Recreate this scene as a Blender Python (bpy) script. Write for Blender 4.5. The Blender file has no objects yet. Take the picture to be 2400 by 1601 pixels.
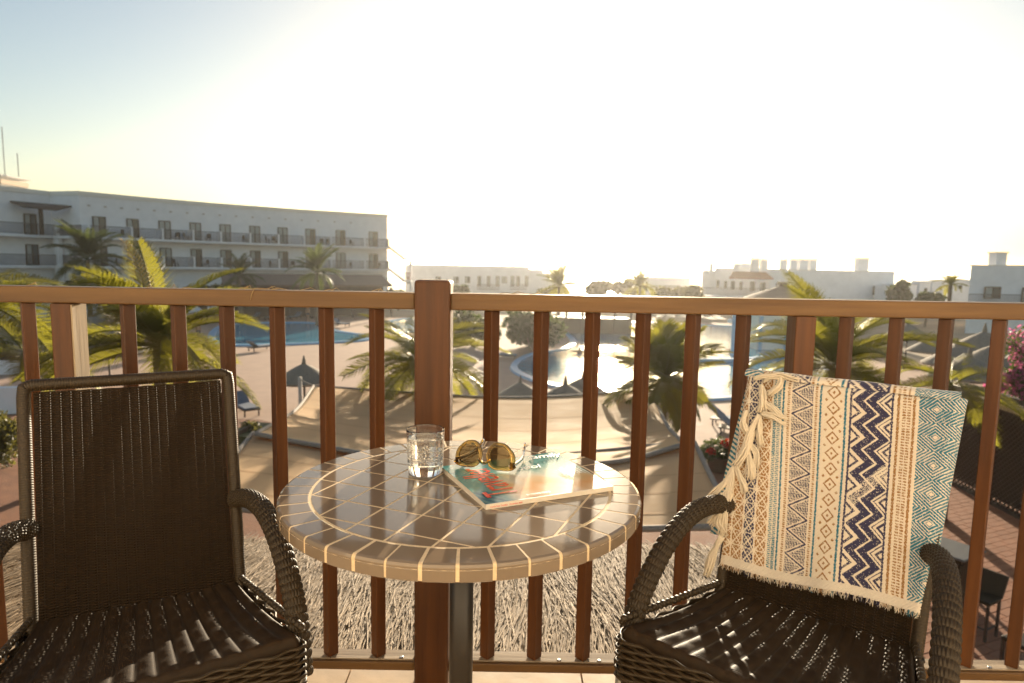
import bpy, math, random
import numpy as np
from mathutils import Vector, Matrix

random.seed(7); np.random.seed(7)
C = bpy.context.scene.collection
SC = bpy.context.scene
R = math.radians

# ------------------------------------------------------------------ camera
F = 1555.0; PITCH = R(6.53); ROLL = R(1.0); EYE = np.array([0.0, 0.0, 1.15])
fw = np.array([0, math.cos(PITCH), -math.sin(PITCH)])
u0 = np.array([0, math.sin(PITCH), math.cos(PITCH)]); r0 = np.array([1.0, 0, 0])
RT = r0*math.cos(ROLL)+u0*math.sin(ROLL); UP = -r0*math.sin(ROLL)+u0*math.cos(ROLL)
cam = bpy.data.objects.new('camera', bpy.data.cameras.new('camera')); C.objects.link(cam)
cam.matrix_world = Matrix(((RT[0], UP[0], -fw[0], EYE[0]), (RT[1], UP[1], -fw[1], EYE[1]), (RT[2], UP[2], -fw[2], EYE[2]), (0, 0, 0, 1)))
cam.data.sensor_width = 36; cam.data.lens = F/2400*36
cam.data.clip_start = .05; cam.data.clip_end = 20000
cam.data.dof.use_dof = True; cam.data.dof.focus_distance = 1.32; cam.data.dof.aperture_fstop = 5.6
SC.camera = cam

# ------------------------------------------------------------------ light
SUN_EL, SUN_AZ = 8.5, 8.0
w = bpy.data.worlds.new('World'); SC.world = w; w.use_nodes = True
nt = w.node_tree; bg = nt.nodes['Background']
sky = nt.nodes.new('ShaderNodeTexSky'); sky.sky_type = 'NISHITA'; sky.sun_disc = False
sky.sun_elevation = R(SUN_EL); sky.sun_rotation = R(SUN_AZ)
sky.air_density = 1.0; sky.dust_density = 1.3; sky.ozone_density = 1.0; sky.altitude = 10
nt.links.new(sky.outputs[0], bg.inputs[0]); bg.inputs[1].default_value = 0.064
sl = bpy.data.lights.new('sun', 'SUN'); sl.energy = 5.0; sl.angle = R(.5); sl.color = (1.0, .83, .60)
sun = bpy.data.objects.new('sun', sl); C.objects.link(sun)
sd = Vector((math.sin(R(SUN_AZ))*math.cos(R(SUN_EL)), math.cos(R(SUN_AZ))*math.cos(R(SUN_EL)), math.sin(R(SUN_EL))))
sun.rotation_euler = sd.to_track_quat('Z', 'Y').to_euler()
vs = SC.view_settings; SC.display_settings.display_device = 'sRGB'
vs.view_transform = 'Standard'; vs.look = 'None'; vs.gamma = 1.0; vs.use_curve_mapping = False; vs.exposure = 1.5
SC.cycles.use_denoising = True; SC.cycles.max_bounces = 16; SC.cycles.transmission_bounces = 16; SC.cycles.volume_bounces = 1; SC.cycles.volume_step_rate = 10; SC.cycles.transparent_max_bounces = 12
SC.cycles.sample_clamp_indirect = 6.0; SC.cycles.caustics_reflective = False; SC.cycles.caustics_refractive = False

# ------------------------------------------------------------------ helpers
def ray(x, y): return fw+RT*((x-1200)/F)-UP*((y-800.5)/F)
def at(x, y, z=None, Y=None):
    d = ray(x, y); t = (z-EYE[2])/d[2] if z is not None else Y/d[1]
    return EYE+d*t
def onplane(x, y, p, n):
    d = ray(x, y); t = np.dot(np.array(p)-EYE, n)/np.dot(d, n); return EYE+d*t
GZ = -5.15

def tag(o, label=None, cat=None, group=None, kind=None):
    if label: o['label'] = label
    if cat: o['category'] = cat
    if group: o['group'] = group
    if kind: o['kind'] = kind
    return o
def empty(name, loc=(0, 0, 0), rz=0, label=None, cat=None, group=None):
    o = bpy.data.objects.new(name, None); C.objects.link(o); o.location = loc; o.rotation_euler = (0, 0, rz); o.empty_display_size = .1
    return tag(o, label, cat, group)
def link(name, me, parent=None, mat=None):
    o = bpy.data.objects.new(name, me); C.objects.link(o)
    if parent: o.parent = parent
    if mat and not me.materials: me.materials.append(mat)
    return o
def mesh(name, V, Fc, mat=None, smooth=False):
    me = bpy.data.meshes.new(name)
    V = np.asarray(V, dtype=np.float32)
    if isinstance(Fc, np.ndarray) and Fc.ndim == 2:
        n, k = Fc.shape
        me.vertices.add(len(V)); me.vertices.foreach_set('co', V.ravel())
        me.loops.add(n*k); me.loops.foreach_set('vertex_index', Fc.astype(np.int32).ravel())
        me.polygons.add(n); me.polygons.foreach_set('loop_start', np.arange(0, n*k, k, dtype=np.int32))
        me.update(calc_edges=True)
    else:
        me.from_pydata([tuple(map(float, v)) for v in V], [], [tuple(int(i) for i in f) for f in Fc]); me.update()
    if smooth: me.polygons.foreach_set('use_smooth', np.ones(len(me.polygons), dtype=bool))
    if mat: me.materials.append(mat)
    return me
def gridfaces(nu, nv, cu=False, cv=False, base=0):
    iu = np.arange(nu if cu else nu-1); iv = np.arange(nv if cv else nv-1)
    a, b = np.meshgrid(iu, iv, indexing='ij'); a2 = (a+1) % nu; b2 = (b+1) % nv
    return np.stack([a*nv+b, a2*nv+b, a2*nv+b2, a*nv+b2], -1).reshape(-1, 4)+base
class MB:
    def __init__(s): s.v = []; s.f = []
    def add(s, V, Fc):
        n = len(s.v); s.v += [tuple(map(float, p)) for p in V]; s.f += [tuple(int(i)+n for i in f) for f in Fc]; return s
    def box(s, c, d, rz=0, M=None):
        x, y, z = d[0]/2, d[1]/2, d[2]/2; cs, sn = math.cos(rz), math.sin(rz)
        V = [(c[0]+cs*a*x-sn*b*y, c[1]+sn*a*x+cs*b*y, c[2]+e*z) for a, b, e in ((-1,-1,-1),(1,-1,-1),(1,1,-1),(-1,1,-1),(-1,-1,1),(1,-1,1),(1,1,1),(-1,1,1))]
        return s.add(V, [(0,3,2,1),(4,5,6,7),(0,1,5,4),(1,2,6,5),(2,3,7,6),(3,0,4,7)])
    def prism(s, poly, z0, z1):
        n = len(poly)
        V = [(p[0], p[1], z0) for p in poly]+[(p[0], p[1], z1) for p in poly]
        return s.add(V, [tuple(range(n))[::-1], tuple(range(n, 2*n))]+[(i, (i+1) % n, n+(i+1) % n, n+i) for i in range(n)])
    def tube(s, P, r, n=6, cap=True, sq=(1, 1)):
        P = np.array(P, float); m = len(P); r = np.broadcast_to(np.array(r, float), (m,))
        T = np.gradient(P, axis=0); T /= np.linalg.norm(T, axis=1)[:, None]+1e-12
        ref = np.array([0, 0, 1.0]) if abs(T[0][2]) < .9 else np.array([1.0, 0, 0]); V = []
        for i in range(m):
            a = np.cross(T[i], ref); a /= np.linalg.norm(a)+1e-12; ref = np.cross(a, T[i]); b = ref
            for k in range(n):
                t = 2*math.pi*k/n; V.append(P[i]+a*math.cos(t)*r[i]*sq[0]+b*math.sin(t)*r[i]*sq[1])
        Fc = [(i*n+k, i*n+(k+1) % n, (i+1)*n+(k+1) % n, (i+1)*n+k) for i in range(m-1) for k in range(n)]
        if cap: Fc += [tuple(range(n))[::-1], tuple(range((m-1)*n, m*n))]
        return s.add(V, Fc)
    def lathe(s, prof, n=24, c=(0, 0, 0), close=False):
        V = [(c[0]+r*math.cos(2*math.pi*k/n), c[1]+r*math.sin(2*math.pi*k/n), c[2]+z) for r, z in prof for k in range(n)]; m = len(prof)
        Fc = [(i*n+k, i*n+(k+1) % n, (i+1)*n+(k+1) % n, (i+1)*n+k) for i in range(m-1) for k in range(n)]
        if close: Fc += [tuple(range(n))[::-1], tuple(range((m-1)*n, m*n))]
        return s.add(V, Fc)
    def build(s, name, mat, parent=None, smooth=False, bevel=0, loc=None):
        o = link(name, mesh(name, s.v, s.f, mat, smooth), parent)
        if loc is not None: o.location = loc
        if bevel:
            b = o.modifiers.new('bevel', 'BEVEL'); b.width = bevel; b.segments = 2; b.limit_method = 'ANGLE'; b.harden_normals = False
        return o
def copy_tree(o, parent=None):
    c = o.copy(); C.objects.link(c)
    if parent: c.parent = parent
    for ch in [x for x in o.children]: copy_tree(ch, c)
    return c

# ------------------------------------------------------------------ materials
def newmat(name):
    m = bpy.data.materials.new(name); m.use_nodes = True
    return m, m.node_tree, m.node_tree.nodes['Principled BSDF']
def mat(name, col, rough=.6, var=.25, scale=8, stretch=(1, 1, 1), bump=.15, bscale=None, col2=None, spec=.5, metal=0, coat=0, obj_var=0, detail=6):
    m, t, b = newmat(name); N = t.nodes; L = t.links
    tc = N.new('ShaderNodeTexCoord'); mp = N.new('ShaderNodeMapping'); mp.inputs['Scale'].default_value = stretch
    L.new(tc.outputs['Object'], mp.inputs[0])
    nz = N.new('ShaderNodeTexNoise'); nz.inputs['Scale'].default_value = scale; nz.inputs['Detail'].default_value = detail; nz.inputs['Roughness'].default_value = .6
    L.new(mp.outputs[0], nz.inputs['Vector'])
    rp = N.new('ShaderNodeValToRGB'); c2 = col2 or tuple(x*(1-var) for x in col)
    rp.color_ramp.elements[0].position = .3; rp.color_ramp.elements[1].position = .7
    rp.color_ramp.elements[0].color = (*c2, 1); rp.color_ramp.elements[1].color = (*col, 1)
    L.new(nz.outputs['Fac'], rp.inputs[0]); out = rp.outputs[0]
    if obj_var:
        oi = N.new('ShaderNodeObjectInfo'); hs = N.new('ShaderNodeHueSaturation'); mr = N.new('ShaderNodeMapRange')
        mr.inputs['To Min'].default_value = 1-obj_var; mr.inputs['To Max'].default_value = 1+obj_var
        L.new(oi.outputs['Random'], mr.inputs[0]); L.new(mr.outputs[0], hs.inputs['Value']); L.new(out, hs.inputs['Color']); out = hs.outputs[0]
    L.new(out, b.inputs['Base Color'])
    rr = N.new('ShaderNodeMapRange'); rr.inputs['To Min'].default_value = max(.02, rough*.8); rr.inputs['To Max'].default_value = min(1, rough*1.2)
    L.new(nz.outputs['Fac'], rr.inputs[0]); L.new(rr.outputs[0], b.inputs['Roughness'])
    b.inputs['Specular IOR Level'].default_value = spec; b.inputs['Metallic'].default_value = metal; b.inputs['Coat Weight'].default_value = coat
    if bump:
        bp = N.new('ShaderNodeBump'); bp.inputs['Strength'].default_value = bump; bp.inputs['Distance'].default_value = .02/max(scale, 1)*8
        n2 = nz
        if bscale:
            n2 = N.new('ShaderNodeTexNoise'); n2.inputs['Scale'].default_value = bscale; n2.inputs['Detail'].default_value = 4; L.new(mp.outputs[0], n2.inputs['Vector'])
        L.new(n2.outputs['Fac'], bp.inputs['Height']); L.new(bp.outputs[0], b.inputs['Normal'])
    return m
def translucent(m, fac, col):
    t = m.node_tree; N = t.nodes; L = t.links; b = N['Principled BSDF']; out = N['Material Output']
    tr = N.new('ShaderNodeBsdfTranslucent'); tr.inputs[0].default_value = (*col, 1); mx = N.new('ShaderNodeMixShader'); mx.inputs[0].default_value = fac
    L.new(b.outputs[0], mx.inputs[1]); L.new(tr.outputs[0], mx.inputs[2]); L.new(mx.outputs[0], out.inputs[0]); return m
def vcol_mat(name, rough=.8, sheen=0, coat=0, spec=.5):
    m, t, b = newmat(name); a = t.nodes.new('ShaderNodeAttribute'); a.attribute_name = 'col'
    t.links.new(a.outputs['Color'], b.inputs['Base Color']); b.inputs['Roughness'].default_value = rough; b.inputs['Sheen Weight'].default_value = sheen
    b.inputs['Coat Weight'].default_value = coat; b.inputs['Coat Roughness'].default_value = .08; b.inputs['Specular IOR Level'].default_value = spec
    return m
def set_col(me, cols):
    a = me.attributes.new('col', 'FLOAT_COLOR', 'POINT')
    a.data.foreach_set('color', np.concatenate([cols, np.ones((len(cols), 1))], 1).astype(np.float32).ravel())
def wood(name, col, col2, axis=2, rough=.45, scale=30):
    st = [1, 1, 1]; st[axis] = .06
    return mat(name, col, rough, scale=scale, stretch=tuple(st), bump=.45, col2=tuple(x*.8 for x in col2), obj_var=.16, detail=9, spec=.35)

M = {}
M['rail_h'] = wood('rail_wood_along', (.168, .088, .029), (.105, .050, .015), axis=0, rough=.42)
M['rail_v'] = wood('rail_wood_upright', (.115, .040, .009), (.062, .020, .005), axis=2, rough=.42)
M['weathered'] = wood('weathered_wood', (.45, .36, .26), (.22, .16, .10), axis=0, rough=.8)
M['weathered_v'] = wood('weathered_upright_wood', (.42, .33, .22), (.20, .14, .08), axis=2, rough=.8)
M['steel'] = mat('bolt_steel', (.55, .52, .48), .35, metal=1, bump=0)
M['wicker'] = mat('dark_wicker', (.031, .0165, .005), .66, var=.4, scale=90, bump=.1, spec=.26)
M['wicker2'] = mat('worn_wicker', (.040, .025, .0095), .52, var=.35, scale=90, bump=.1, spec=.35)
M['leg'] = mat('grey_leg_metal', (.42, .39, .34), .4, metal=.6, bump=.05)
M['tile'] = mat('glazed_grey_tile', (.205, .155, .108), .085, var=.10, scale=14, bump=.015, obj_var=.06, spec=.6)
M['grout'] = mat('sandy_grout', (.76, .58, .36), .9, var=.22, scale=120, bump=.3)
M['dark_metal'] = mat('dark_pole_metal', (.020, .015, .010), .4, bump=.03)
M['floor_tile'] = mat('balcony_floor_tile', (.62, .46, .30), .7, var=.18, scale=12, bump=.15, obj_var=.06)
M['white'] = mat('white_render', (.87, .87, .88), .85, var=.10, scale=1.2, bump=.08, bscale=30)
M['whitewarm'] = mat('warm_white_render', (.82, .78, .70), .85, var=.06, scale=1.2, bump=.08, bscale=30)
M['cream_wall'] = mat('cream_balcony_render', (.60, .56, .50), .9, var=.06, scale=1.2, bump=.08, bscale=30)
M['brown'] = mat('dark_brown_wood', (.065, .040, .026), .6, bump=.1)
M['glass_dark'] = mat('window_glass', (.10, .115, .12), .08, var=.3, scale=.6, bump=0, spec=.8)
M['curtain'] = mat('pale_curtain_glass', (.42, .45, .44), .2, var=.3, scale=2, bump=0)
M['thatch'] = mat('straw_thatch', (.40, .30, .18), .9, var=.55, scale=60, stretch=(1, .05, 1), bump=.5)
M['greythatch'] = mat('grey_palm_thatch', (.30, .25, .19), .95, var=.5, scale=25, bump=.6)
M['deck'] = mat('pool_deck_paving', (.50, .32, .22), .9, var=.14, scale=1.5, bump=.1, bscale=40)
M['brick'] = mat('red_paver', (.36, .145, .07), .85, var=.22, scale=9, bump=.15, obj_var=.10)
M['soil'] = mat('red_soil', (.33, .14, .07), .95, var=.35, scale=3, bump=.4, bscale=30)
M['sand'] = mat('dry_land', (.40, .29, .18), .95, var=.3, scale=.15, bump=.2)
M['poolblue'] = mat('blue_pool_edge', (.22, .45, .66), .4, var=.15, scale=3, bump=.03)
M['leaf'] = translucent(mat('palm_leaf', (.085, .098, .018), .40, var=.4, scale=3, bump=0, obj_var=.35), .44, (.34, .32, .03))
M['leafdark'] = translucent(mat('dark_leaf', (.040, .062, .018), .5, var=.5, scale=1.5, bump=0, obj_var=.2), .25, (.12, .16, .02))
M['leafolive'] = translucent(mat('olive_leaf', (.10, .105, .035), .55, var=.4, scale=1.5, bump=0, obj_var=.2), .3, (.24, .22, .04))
M['dryleaf'] = translucent(mat('dry_leaf', (.45, .33, .16), .7, var=.3, scale=4, bump=0), .35, (.55, .38, .14))
M['trunk'] = mat('palm_trunk', (.20, .15, .10), .9, var=.5, scale=12, stretch=(1, 1, 3), bump=.6)
M['sail'] = translucent(mat('tan_sail_cloth', (.70, .47, .235), .85, var=.10, scale=1.2, bump=.03, bscale=4), .28, (.92, .66, .34))
M['seam'] = translucent(mat('sail_seam', (.60, .39, .19), .9, bump=0), .2, (.74, .48, .24))
M['rope'] = mat('grey_edge_rope', (.34, .29, .25), .9, var=.6, scale=90, bump=.5)
M['pink'] = translucent(mat('pink_petals', (.62, .13, .30), .7, var=.35, scale=3, bump=0), .35, (.75, .2, .4))
M['red'] = translucent(mat('red_petals', (.50, .02, .012), .7, var=.4, scale=6, bump=0), .2, (.6, .03, .01))
M['terracotta'] = mat('terracotta_roof', (.50, .20, .09), .8, var=.25, scale=2, bump=.3)
M['darkroof'] = mat('dark_tile_roof', (.16, .11, .085), .85, var=.3, scale=3, bump=.4)
M['concrete'] = mat('pale_stone', (.55, .50, .45), .85, var=.1, scale=2, bump=.1)
M['skin'] = mat('light_brown_skin', (.38, .20, .12), .5, var=.1, bump=0)  # lighter of the two plain skin tones
M['skindark'] = mat('tanned_skin', (.16, .075, .045), .5, var=.1, bump=0)
M['swim'] = mat('dark_swimwear', (.03, .03, .06), .7, bump=0)
M['slate'] = mat('slate_table_top', (.13, .13, .13), .45, var=.2, bump=.05)
M['canvas'] = mat('lounger_canvas', (.12, .16, .22), .8, bump=.05)
M['paper'] = mat('magazine_paper', (.80, .72, .60), .6, var=.1, scale=200, stretch=(.02, .02, 6), bump=.2)
M['inkred'] = mat('red_print', (.80, .075, .045), .2, var=.05, bump=0, coat=.6)
M['inkwhite'] = mat('white_print', (.75, .80, .78), .25, var=.05, bump=0)
M['inkblack'] = mat('black_print', (.02, .02, .02), .35, var=.05, bump=0)
M['cream_yarn'] = mat('cream_yarn', (.72, .62, .47), .95, var=.15, scale=200, bump=.5)
M['darkgreen'] = mat('garden_green', (.07, .085, .025), .9, var=.4, scale=2, bump=.3)

def glassmat(name, col, rough, ior):
    m, t, b = newmat(name); b.inputs['Base Color'].default_value = (*col, 1); b.inputs['Roughness'].default_value = rough
    b.inputs['Transmission Weight'].default_value = 1; b.inputs['IOR'].default_value = ior; return m
M['glass'] = glassmat('clear_glass', (1, 1, 1), 0, 1.48)
M['drink'] = glassmat('sparkling_water', (.98, .98, .94), 0, 1.33)
M['bubble'] = glassmat('gas_bubble', (1, 1, 1), 0, .76)
M['amber'] = glassmat('amber_acetate', (.42, .27, .07), .06, 1.3)
M['lens'] = glassmat('brown_lens', (.27, .195, .10), .0, 1.05)

def watermat(name, col, rough, scale, strength, dist):
    m, t, b = newmat(name); N = t.nodes; L = t.links
    b.inputs['Base Color'].default_value = (*col, 1); b.inputs['Roughness'].default_value = rough; b.inputs['IOR'].default_value = 1.33
    tc = N.new('ShaderNodeTexCoord'); nz = N.new('ShaderNodeTexNoise'); nz.inputs['Scale'].default_value = scale; nz.inputs['Detail'].default_value = 5; nz.inputs['Roughness'].default_value = .6
    L.new(tc.outputs['Object'], nz.inputs[0]); bp = N.new('ShaderNodeBump'); bp.inputs['Strength'].default_value = strength; bp.inputs['Distance'].default_value = dist
    L.new(nz.outputs['Fac'], bp.inputs['Height']); L.new(bp.outputs[0], b.inputs['Normal']); return m
M['water'] = watermat('rippled_pool_water', (.05, .25, .36), .10, 1.6, .5, .05)
M['waterblue'] = watermat('still_blue_pool_water', (.08, .35, .50), .10, 1.4, .12, .03)
M['sea'] = watermat('sea_water', (.05, .09, .12), .25, .08, 1.0, 1.0)

# ------------------------------------------------------------------ ground, sea, pools (structure)
def poly_sheet(name, pts, z, m):
    o = link(name, mesh(name, [(p[0], p[1], z) for p in pts], [tuple(range(len(pts)))], m)); return tag(o, kind='structure')
prof = [(1.0, GZ), (120, GZ), (170, GZ-1.2), (260, -17), (420, -24)]
V = []; Fc = []
for i, (y, z) in enumerate(prof): V += [(-420, y-6, z), (420, y-6, z)]
for i in range(len(prof)-1): Fc.append((2*i, 2*i+1, 2*i+3, 2*i+2))
tag(link('ground', mesh('ground', V, Fc, M['sand'])), kind='structure')
poly_sheet('sea', [(-9000, 150), (9000, 150), (9000, 9000), (-9000, 9000)], -18.0, M['sea'])
poly_sheet('pool_deck', [(-26, 14), (24, 14), (34, 78), (-38, 78)], GZ+.004, M['deck'])
poly_sheet('red_ground', [(-30, -2), (2.0, -2), (2.0, 17), (-10, 26), (-30, 27)], GZ+.008, M['soil'])

def smooth_loop(P, n=4):
    P = np.array(P); m = len(P); out = []
    for i in range(m):
        a, b, c, d = P[i-1], P[i], P[(i+1) % m], P[(i+2) % m]
        for k in range(n):
            t = k/n; out.append(.5*((2*b)+(-a+c)*t+(2*a-5*b+4*c-d)*t*t+(-a+3*b-3*c+d)*t**3))
    return out
def pool(px, wm, name):
    P = smooth_loop([at(x, y, z=GZ+.05)[:2] for x, y in px]); cen = np.mean(P, 0); n = len(P)
    poly_sheet(name, P, GZ+.05, wm)
    V = []; Fc = []
    for p in P:
        d = (p-cen)/np.linalg.norm(p-cen); 
        for off, z in ((-.02, GZ-.02), (-.02, GZ+.12), (.55, GZ+.12), (.62, GZ)): V.append((*(p+d*off), z))
    for i in range(n):
        j = (i+1) % n
        for k in range(3): Fc.append((i*4+k, j*4+k, j*4+k+1, i*4+k+1))
    tag(link('pool_edge', mesh('pool_edge', V, Fc, M['poolblue'])), kind='structure')
pool([(505, 795), (520, 766), (580, 758), (650, 757), (735, 758), (775, 775), (855, 787), (845, 797), (740, 803), (640, 807), (540, 807)], M['waterblue'], 'pool_water')
pool([(905, 757), (960, 747), (1010, 752), (1000, 770), (930, 778)], M['waterblue'], 'pool_water')
pool([(1214, 866), (1222, 845), (1262, 828), (1330, 818), (1352, 800), (1330, 779), (1330, 764), (1420, 757), (1520, 757), (1640, 762), (1760, 768), (1850, 790), (1900, 800), (1960, 806), (1960, 838), (1920, 872), (1840, 905), (1700, 930), (1500, 930), (1340, 908), (1262, 890)], M['water'], 'pool_water')
# low pale wall that divides the lagoon
mb = MB()
Pw = [at(x, y, z=GZ+.1) for x, y in ((1640, 846), (1690, 847), (1750, 845), (1830, 836))]
for a, b in zip(Pw[:-1], Pw[1:]):
    c = (a+b)/2; mb.box((c[0], c[1], GZ+.13), (np.linalg.norm(b-a)+.15, .5, .3), math.atan2(b[1]-a[1], b[0]-a[0]))
tag(mb.build('pool_divider_wall', M['poolblue']), 'low pale blue dividing wall across the glittering lagoon', 'wall')

# brick-red paved patio, lower right: each paver in view is a piece
patio = tag(link('patio', mesh('patio', [(2.0, 3, GZ+.006), (24, 3, GZ+.006), (24, 30, GZ+.006), (2.0, 20, GZ+.006)], [(0, 1, 2, 3)], M['soil'])), kind='structure')
pm = MB().box((0, 0, 0), (.385, .185, .05)).build('paver', M['brick']).data
bpy.data.objects.remove(bpy.data.objects['paver'])
rot = R(24); cs, sn = math.cos(rot), math.sin(rot); cnt = 0; rest = MB()
cand = []
for i in range(-60, 90):
    for j in range(-90, 120):
        gx = i*.40+(.2 if j % 2 else 0); gy = j*.20; x = 9+cs*gx-sn*gy; y = 14+sn*gx+cs*gy
        v = np.array([x, y, GZ])-EYE; dz = v@fw
        if dz < 1 or not (2.2 < x < 23.5) or y < 7 or y > 20: continue
        px = 1200+F*(v@RT)/dz; py = 800.5-F*(v@UP)/dz
        if 2050 < px < 2440 and 1140 < py < 1640: cand.append((dz, x, y))
cand.sort()
for k, (dz, x, y) in enumerate(cand):
    if k < 295:
        o = link('paver', pm, patio); o.location = (x, y, GZ+.012+random.uniform(-.003, .003)); o.rotation_euler = (0, 0, rot)
    elif k < 2600: rest.box((x, y, GZ+.012+random.uniform(-.003, .003)), (.385, .185, .05), rot)
tag(rest.build('paver_field', M['brick'], patio), kind='stuff')

# ------------------------------------------------------------------ plants
def frond_mesh(name, L, droop, n, lw, m, width=.035, fold=.5, seed=0):
    rn = random.Random(seed); mb = MB(); N = 14
    def curve(t): 
        ang = droop*t; return np.array([L*(math.sin(ang)/droop if droop else t), 0, -L*(1-math.cos(ang))/droop if droop else 0])
    P = [curve(t/(N-1)) for t in range(N)]
    mb.tube(P, np.linspace(.03, .006, N), 4)
    for i in range(n):
        t = .12+.88*i/(n-1); p = curve(t); tg = curve(min(1, t+.01))-curve(max(0, t-.01)); tg /= np.linalg.norm(tg)
        nrm = np.array([-tg[2], 0, tg[0]]); l = lw*(.35+.65*math.sin(math.pi*min(1, (t*.86+.12))))*rn.uniform(.85, 1.1)
        fwd = .55+.5*t
        for s in (-1, 1):
            sd_ = np.array([0, s, 0.0]); d1 = sd_*1.0+tg*fwd+nrm*(fold*rn.uniform(.5, 1.1)); d1 /= np.linalg.norm(d1)
            mid = p+d1*l*.5; d2 = d1+np.array([0, 0, -rn.uniform(.5, 1.0)]); d2 /= np.linalg.norm(d2); tip = mid+d2*l*.5
            wv = tg*width*.5
            mb.add([p-wv, p+wv, mid+wv*1.1, mid-wv*1.1, tip], [(0, 1, 2, 3), (3, 2, 4)])
    return mesh(name, mb.v, mb.f, m)
FR = [frond_mesh('frond', 2.7, d, 74, .78, M['leaf'], width=.027, seed=k) for k, d in enumerate((.7, 1.1, 1.5))]
FRs = [frond_mesh('frond', 2.7, d, 40, .78, M['leaf'], width=.05, seed=k+9) for k, d in enumerate((.8, 1.3))]
FRd = [frond_mesh('frond', 2.7, d, 40, .78, M['leafdark'], width=.05, seed=k+9) for k, d in enumerate((.8, 1.3))]
FRfan = [frond_mesh('frond', 1.7, d, 46, .85, M['leaf'], width=.042, fold=.25, seed=k+19) for k, d in enumerate((.35, .8))]
FRdry = frond_mesh('dry_frond', 2.2, .5, 26, .45, M['dryleaf'], seed=33)
def palm(loc, height, label, fronds, scale=1.0, name='palm_tree', group=None, seed=0, lean=(0, 0), r=.13, dry=None):
    rn = random.Random(seed); t = empty(name, loc, 0, label, 'palm tree', group)
    N = 9; P = [(lean[0]*(k/(N-1))**2, lean[1]*(k/(N-1))**2, height*k/(N-1)) for k in range(N)]
    rr = [r*(1.35-.5*k/(N-1))*(1+.05*(k % 2)) for k in range(N)]
    MB().tube(P, rr, 9).build('trunk', M['trunk'], t, smooth=True)
    top = P[-1]
    for az, el, sc, k in fronds:
        o = link('frond', k, t); o.location = top; o.scale = (sc*scale,)*3
        o.rotation_euler = (Matrix.Rotation(R(az), 3, 'Z') @ Matrix.Rotation(R(-el), 3, 'Y') @ Matrix.Rotation(R(rn.uniform(-20, 20)), 3, 'X')).to_euler()
    for az, el, sc in (dry or []):
        o = link('dry_frond', FRdry, t); o['label'] = 'dry straw coloured frond'; o.location = top; o.scale = (sc*scale,)*3
        o.rotation_euler = (Matrix.Rotation(R(az), 3, 'Z') @ Matrix.Rotation(R(-el), 3, 'Y')).to_euler()
    return t
def crown(seed, n, F_, els=(75, 50, 25, 0), sc=(.8, 1.1)):
    rn = random.Random(seed); out = []
    for i in range(n):
        el = els[i % len(els)]+rn.uniform(-9, 9); out.append((360*i*.382+rn.uniform(-12, 12), el, rn.uniform(*sc), rn.choice(F_)))
    return out
def base(p): return (p[0], p[1], GZ)
def palm_at(px, py, Y, **k):
    p = at(px, py, Y=Y); return palm(base(p), p[2]-GZ, **k)
FRu = [FR[0], FR[1]]
palm_at(372, 812, 14.5, label='big coconut palm behind the empty chair, a dry spear frond standing in its crown', fronds=crown(3, 32, FR, (78, 66, 54, 40, 22, 6, -10), (.8, 1.05)), seed=1, dry=[(160, 84, 1.1)])
palm_at(985, 850, 20, label='coconut palm half hidden behind the tall central railing post', fronds=crown(5, 30, FR, (62, 44, 24, 8, -10)), seed=2)
palm_at(1558, 890, 17.5, label='short fan-leaved palm in front of the glittering lagoon', fronds=crown(6, 30, FRfan, (84, 70, 55, 32, 8, -22), (.75, 1.1)), seed=3, r=.09)
palm_at(1955, 862, 15.0, label='coconut palm standing behind the draped towel', fronds=crown(8, 30, FR, (78, 66, 46, 26, 8, -8), (.8, 1.02)), seed=4)
palm_at(-60, 720, 15, label='coconut palm cut off by the edge of the view beside the rooftop terrace', fronds=crown(9, 14, FR, (50, 30, 10)), seed=5)
palm_at(2230, 905, 16.5, label='low yellowing palm beside the pink bougainvillea', fronds=crown(19, 13, FR, (35, 18, 0)), seed=15, scale=.8)
palm_at(60, 830, 17, label='palm growing behind the white low wall', fronds=crown(29, 13, FR, (40, 20, 0)), seed=25, scale=.9)
for (px, py, Y, sc, lab) in ((205, 610, 55, 1.35, 'palm in front of the two-storey balcony column of the hotel'), (562, 648, 66, .9, 'small palm before the brown restaurant roof'),
                             (742, 640, 66, 1.15, 'palm rising past the restaurant eave near the end of the hotel'), (1310, 672, 80, 1.2, 'hazy palm before the low row of houses near the sun glare'),
                             (1500, 672, 85, 1.0, 'hazy palm in the far garden under the sun'), (2228, 668, 55, .5, 'thin palm beside the block with one big window')):
    palm_at(px, py, Y, label=lab, fronds=crown(int(px), 26, FRd if px < 1000 else FRs, (82, 65, 45, 20, -8)), scale=sc, group='palms in front of the far buildings', seed=int(px), r=.16)

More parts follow.
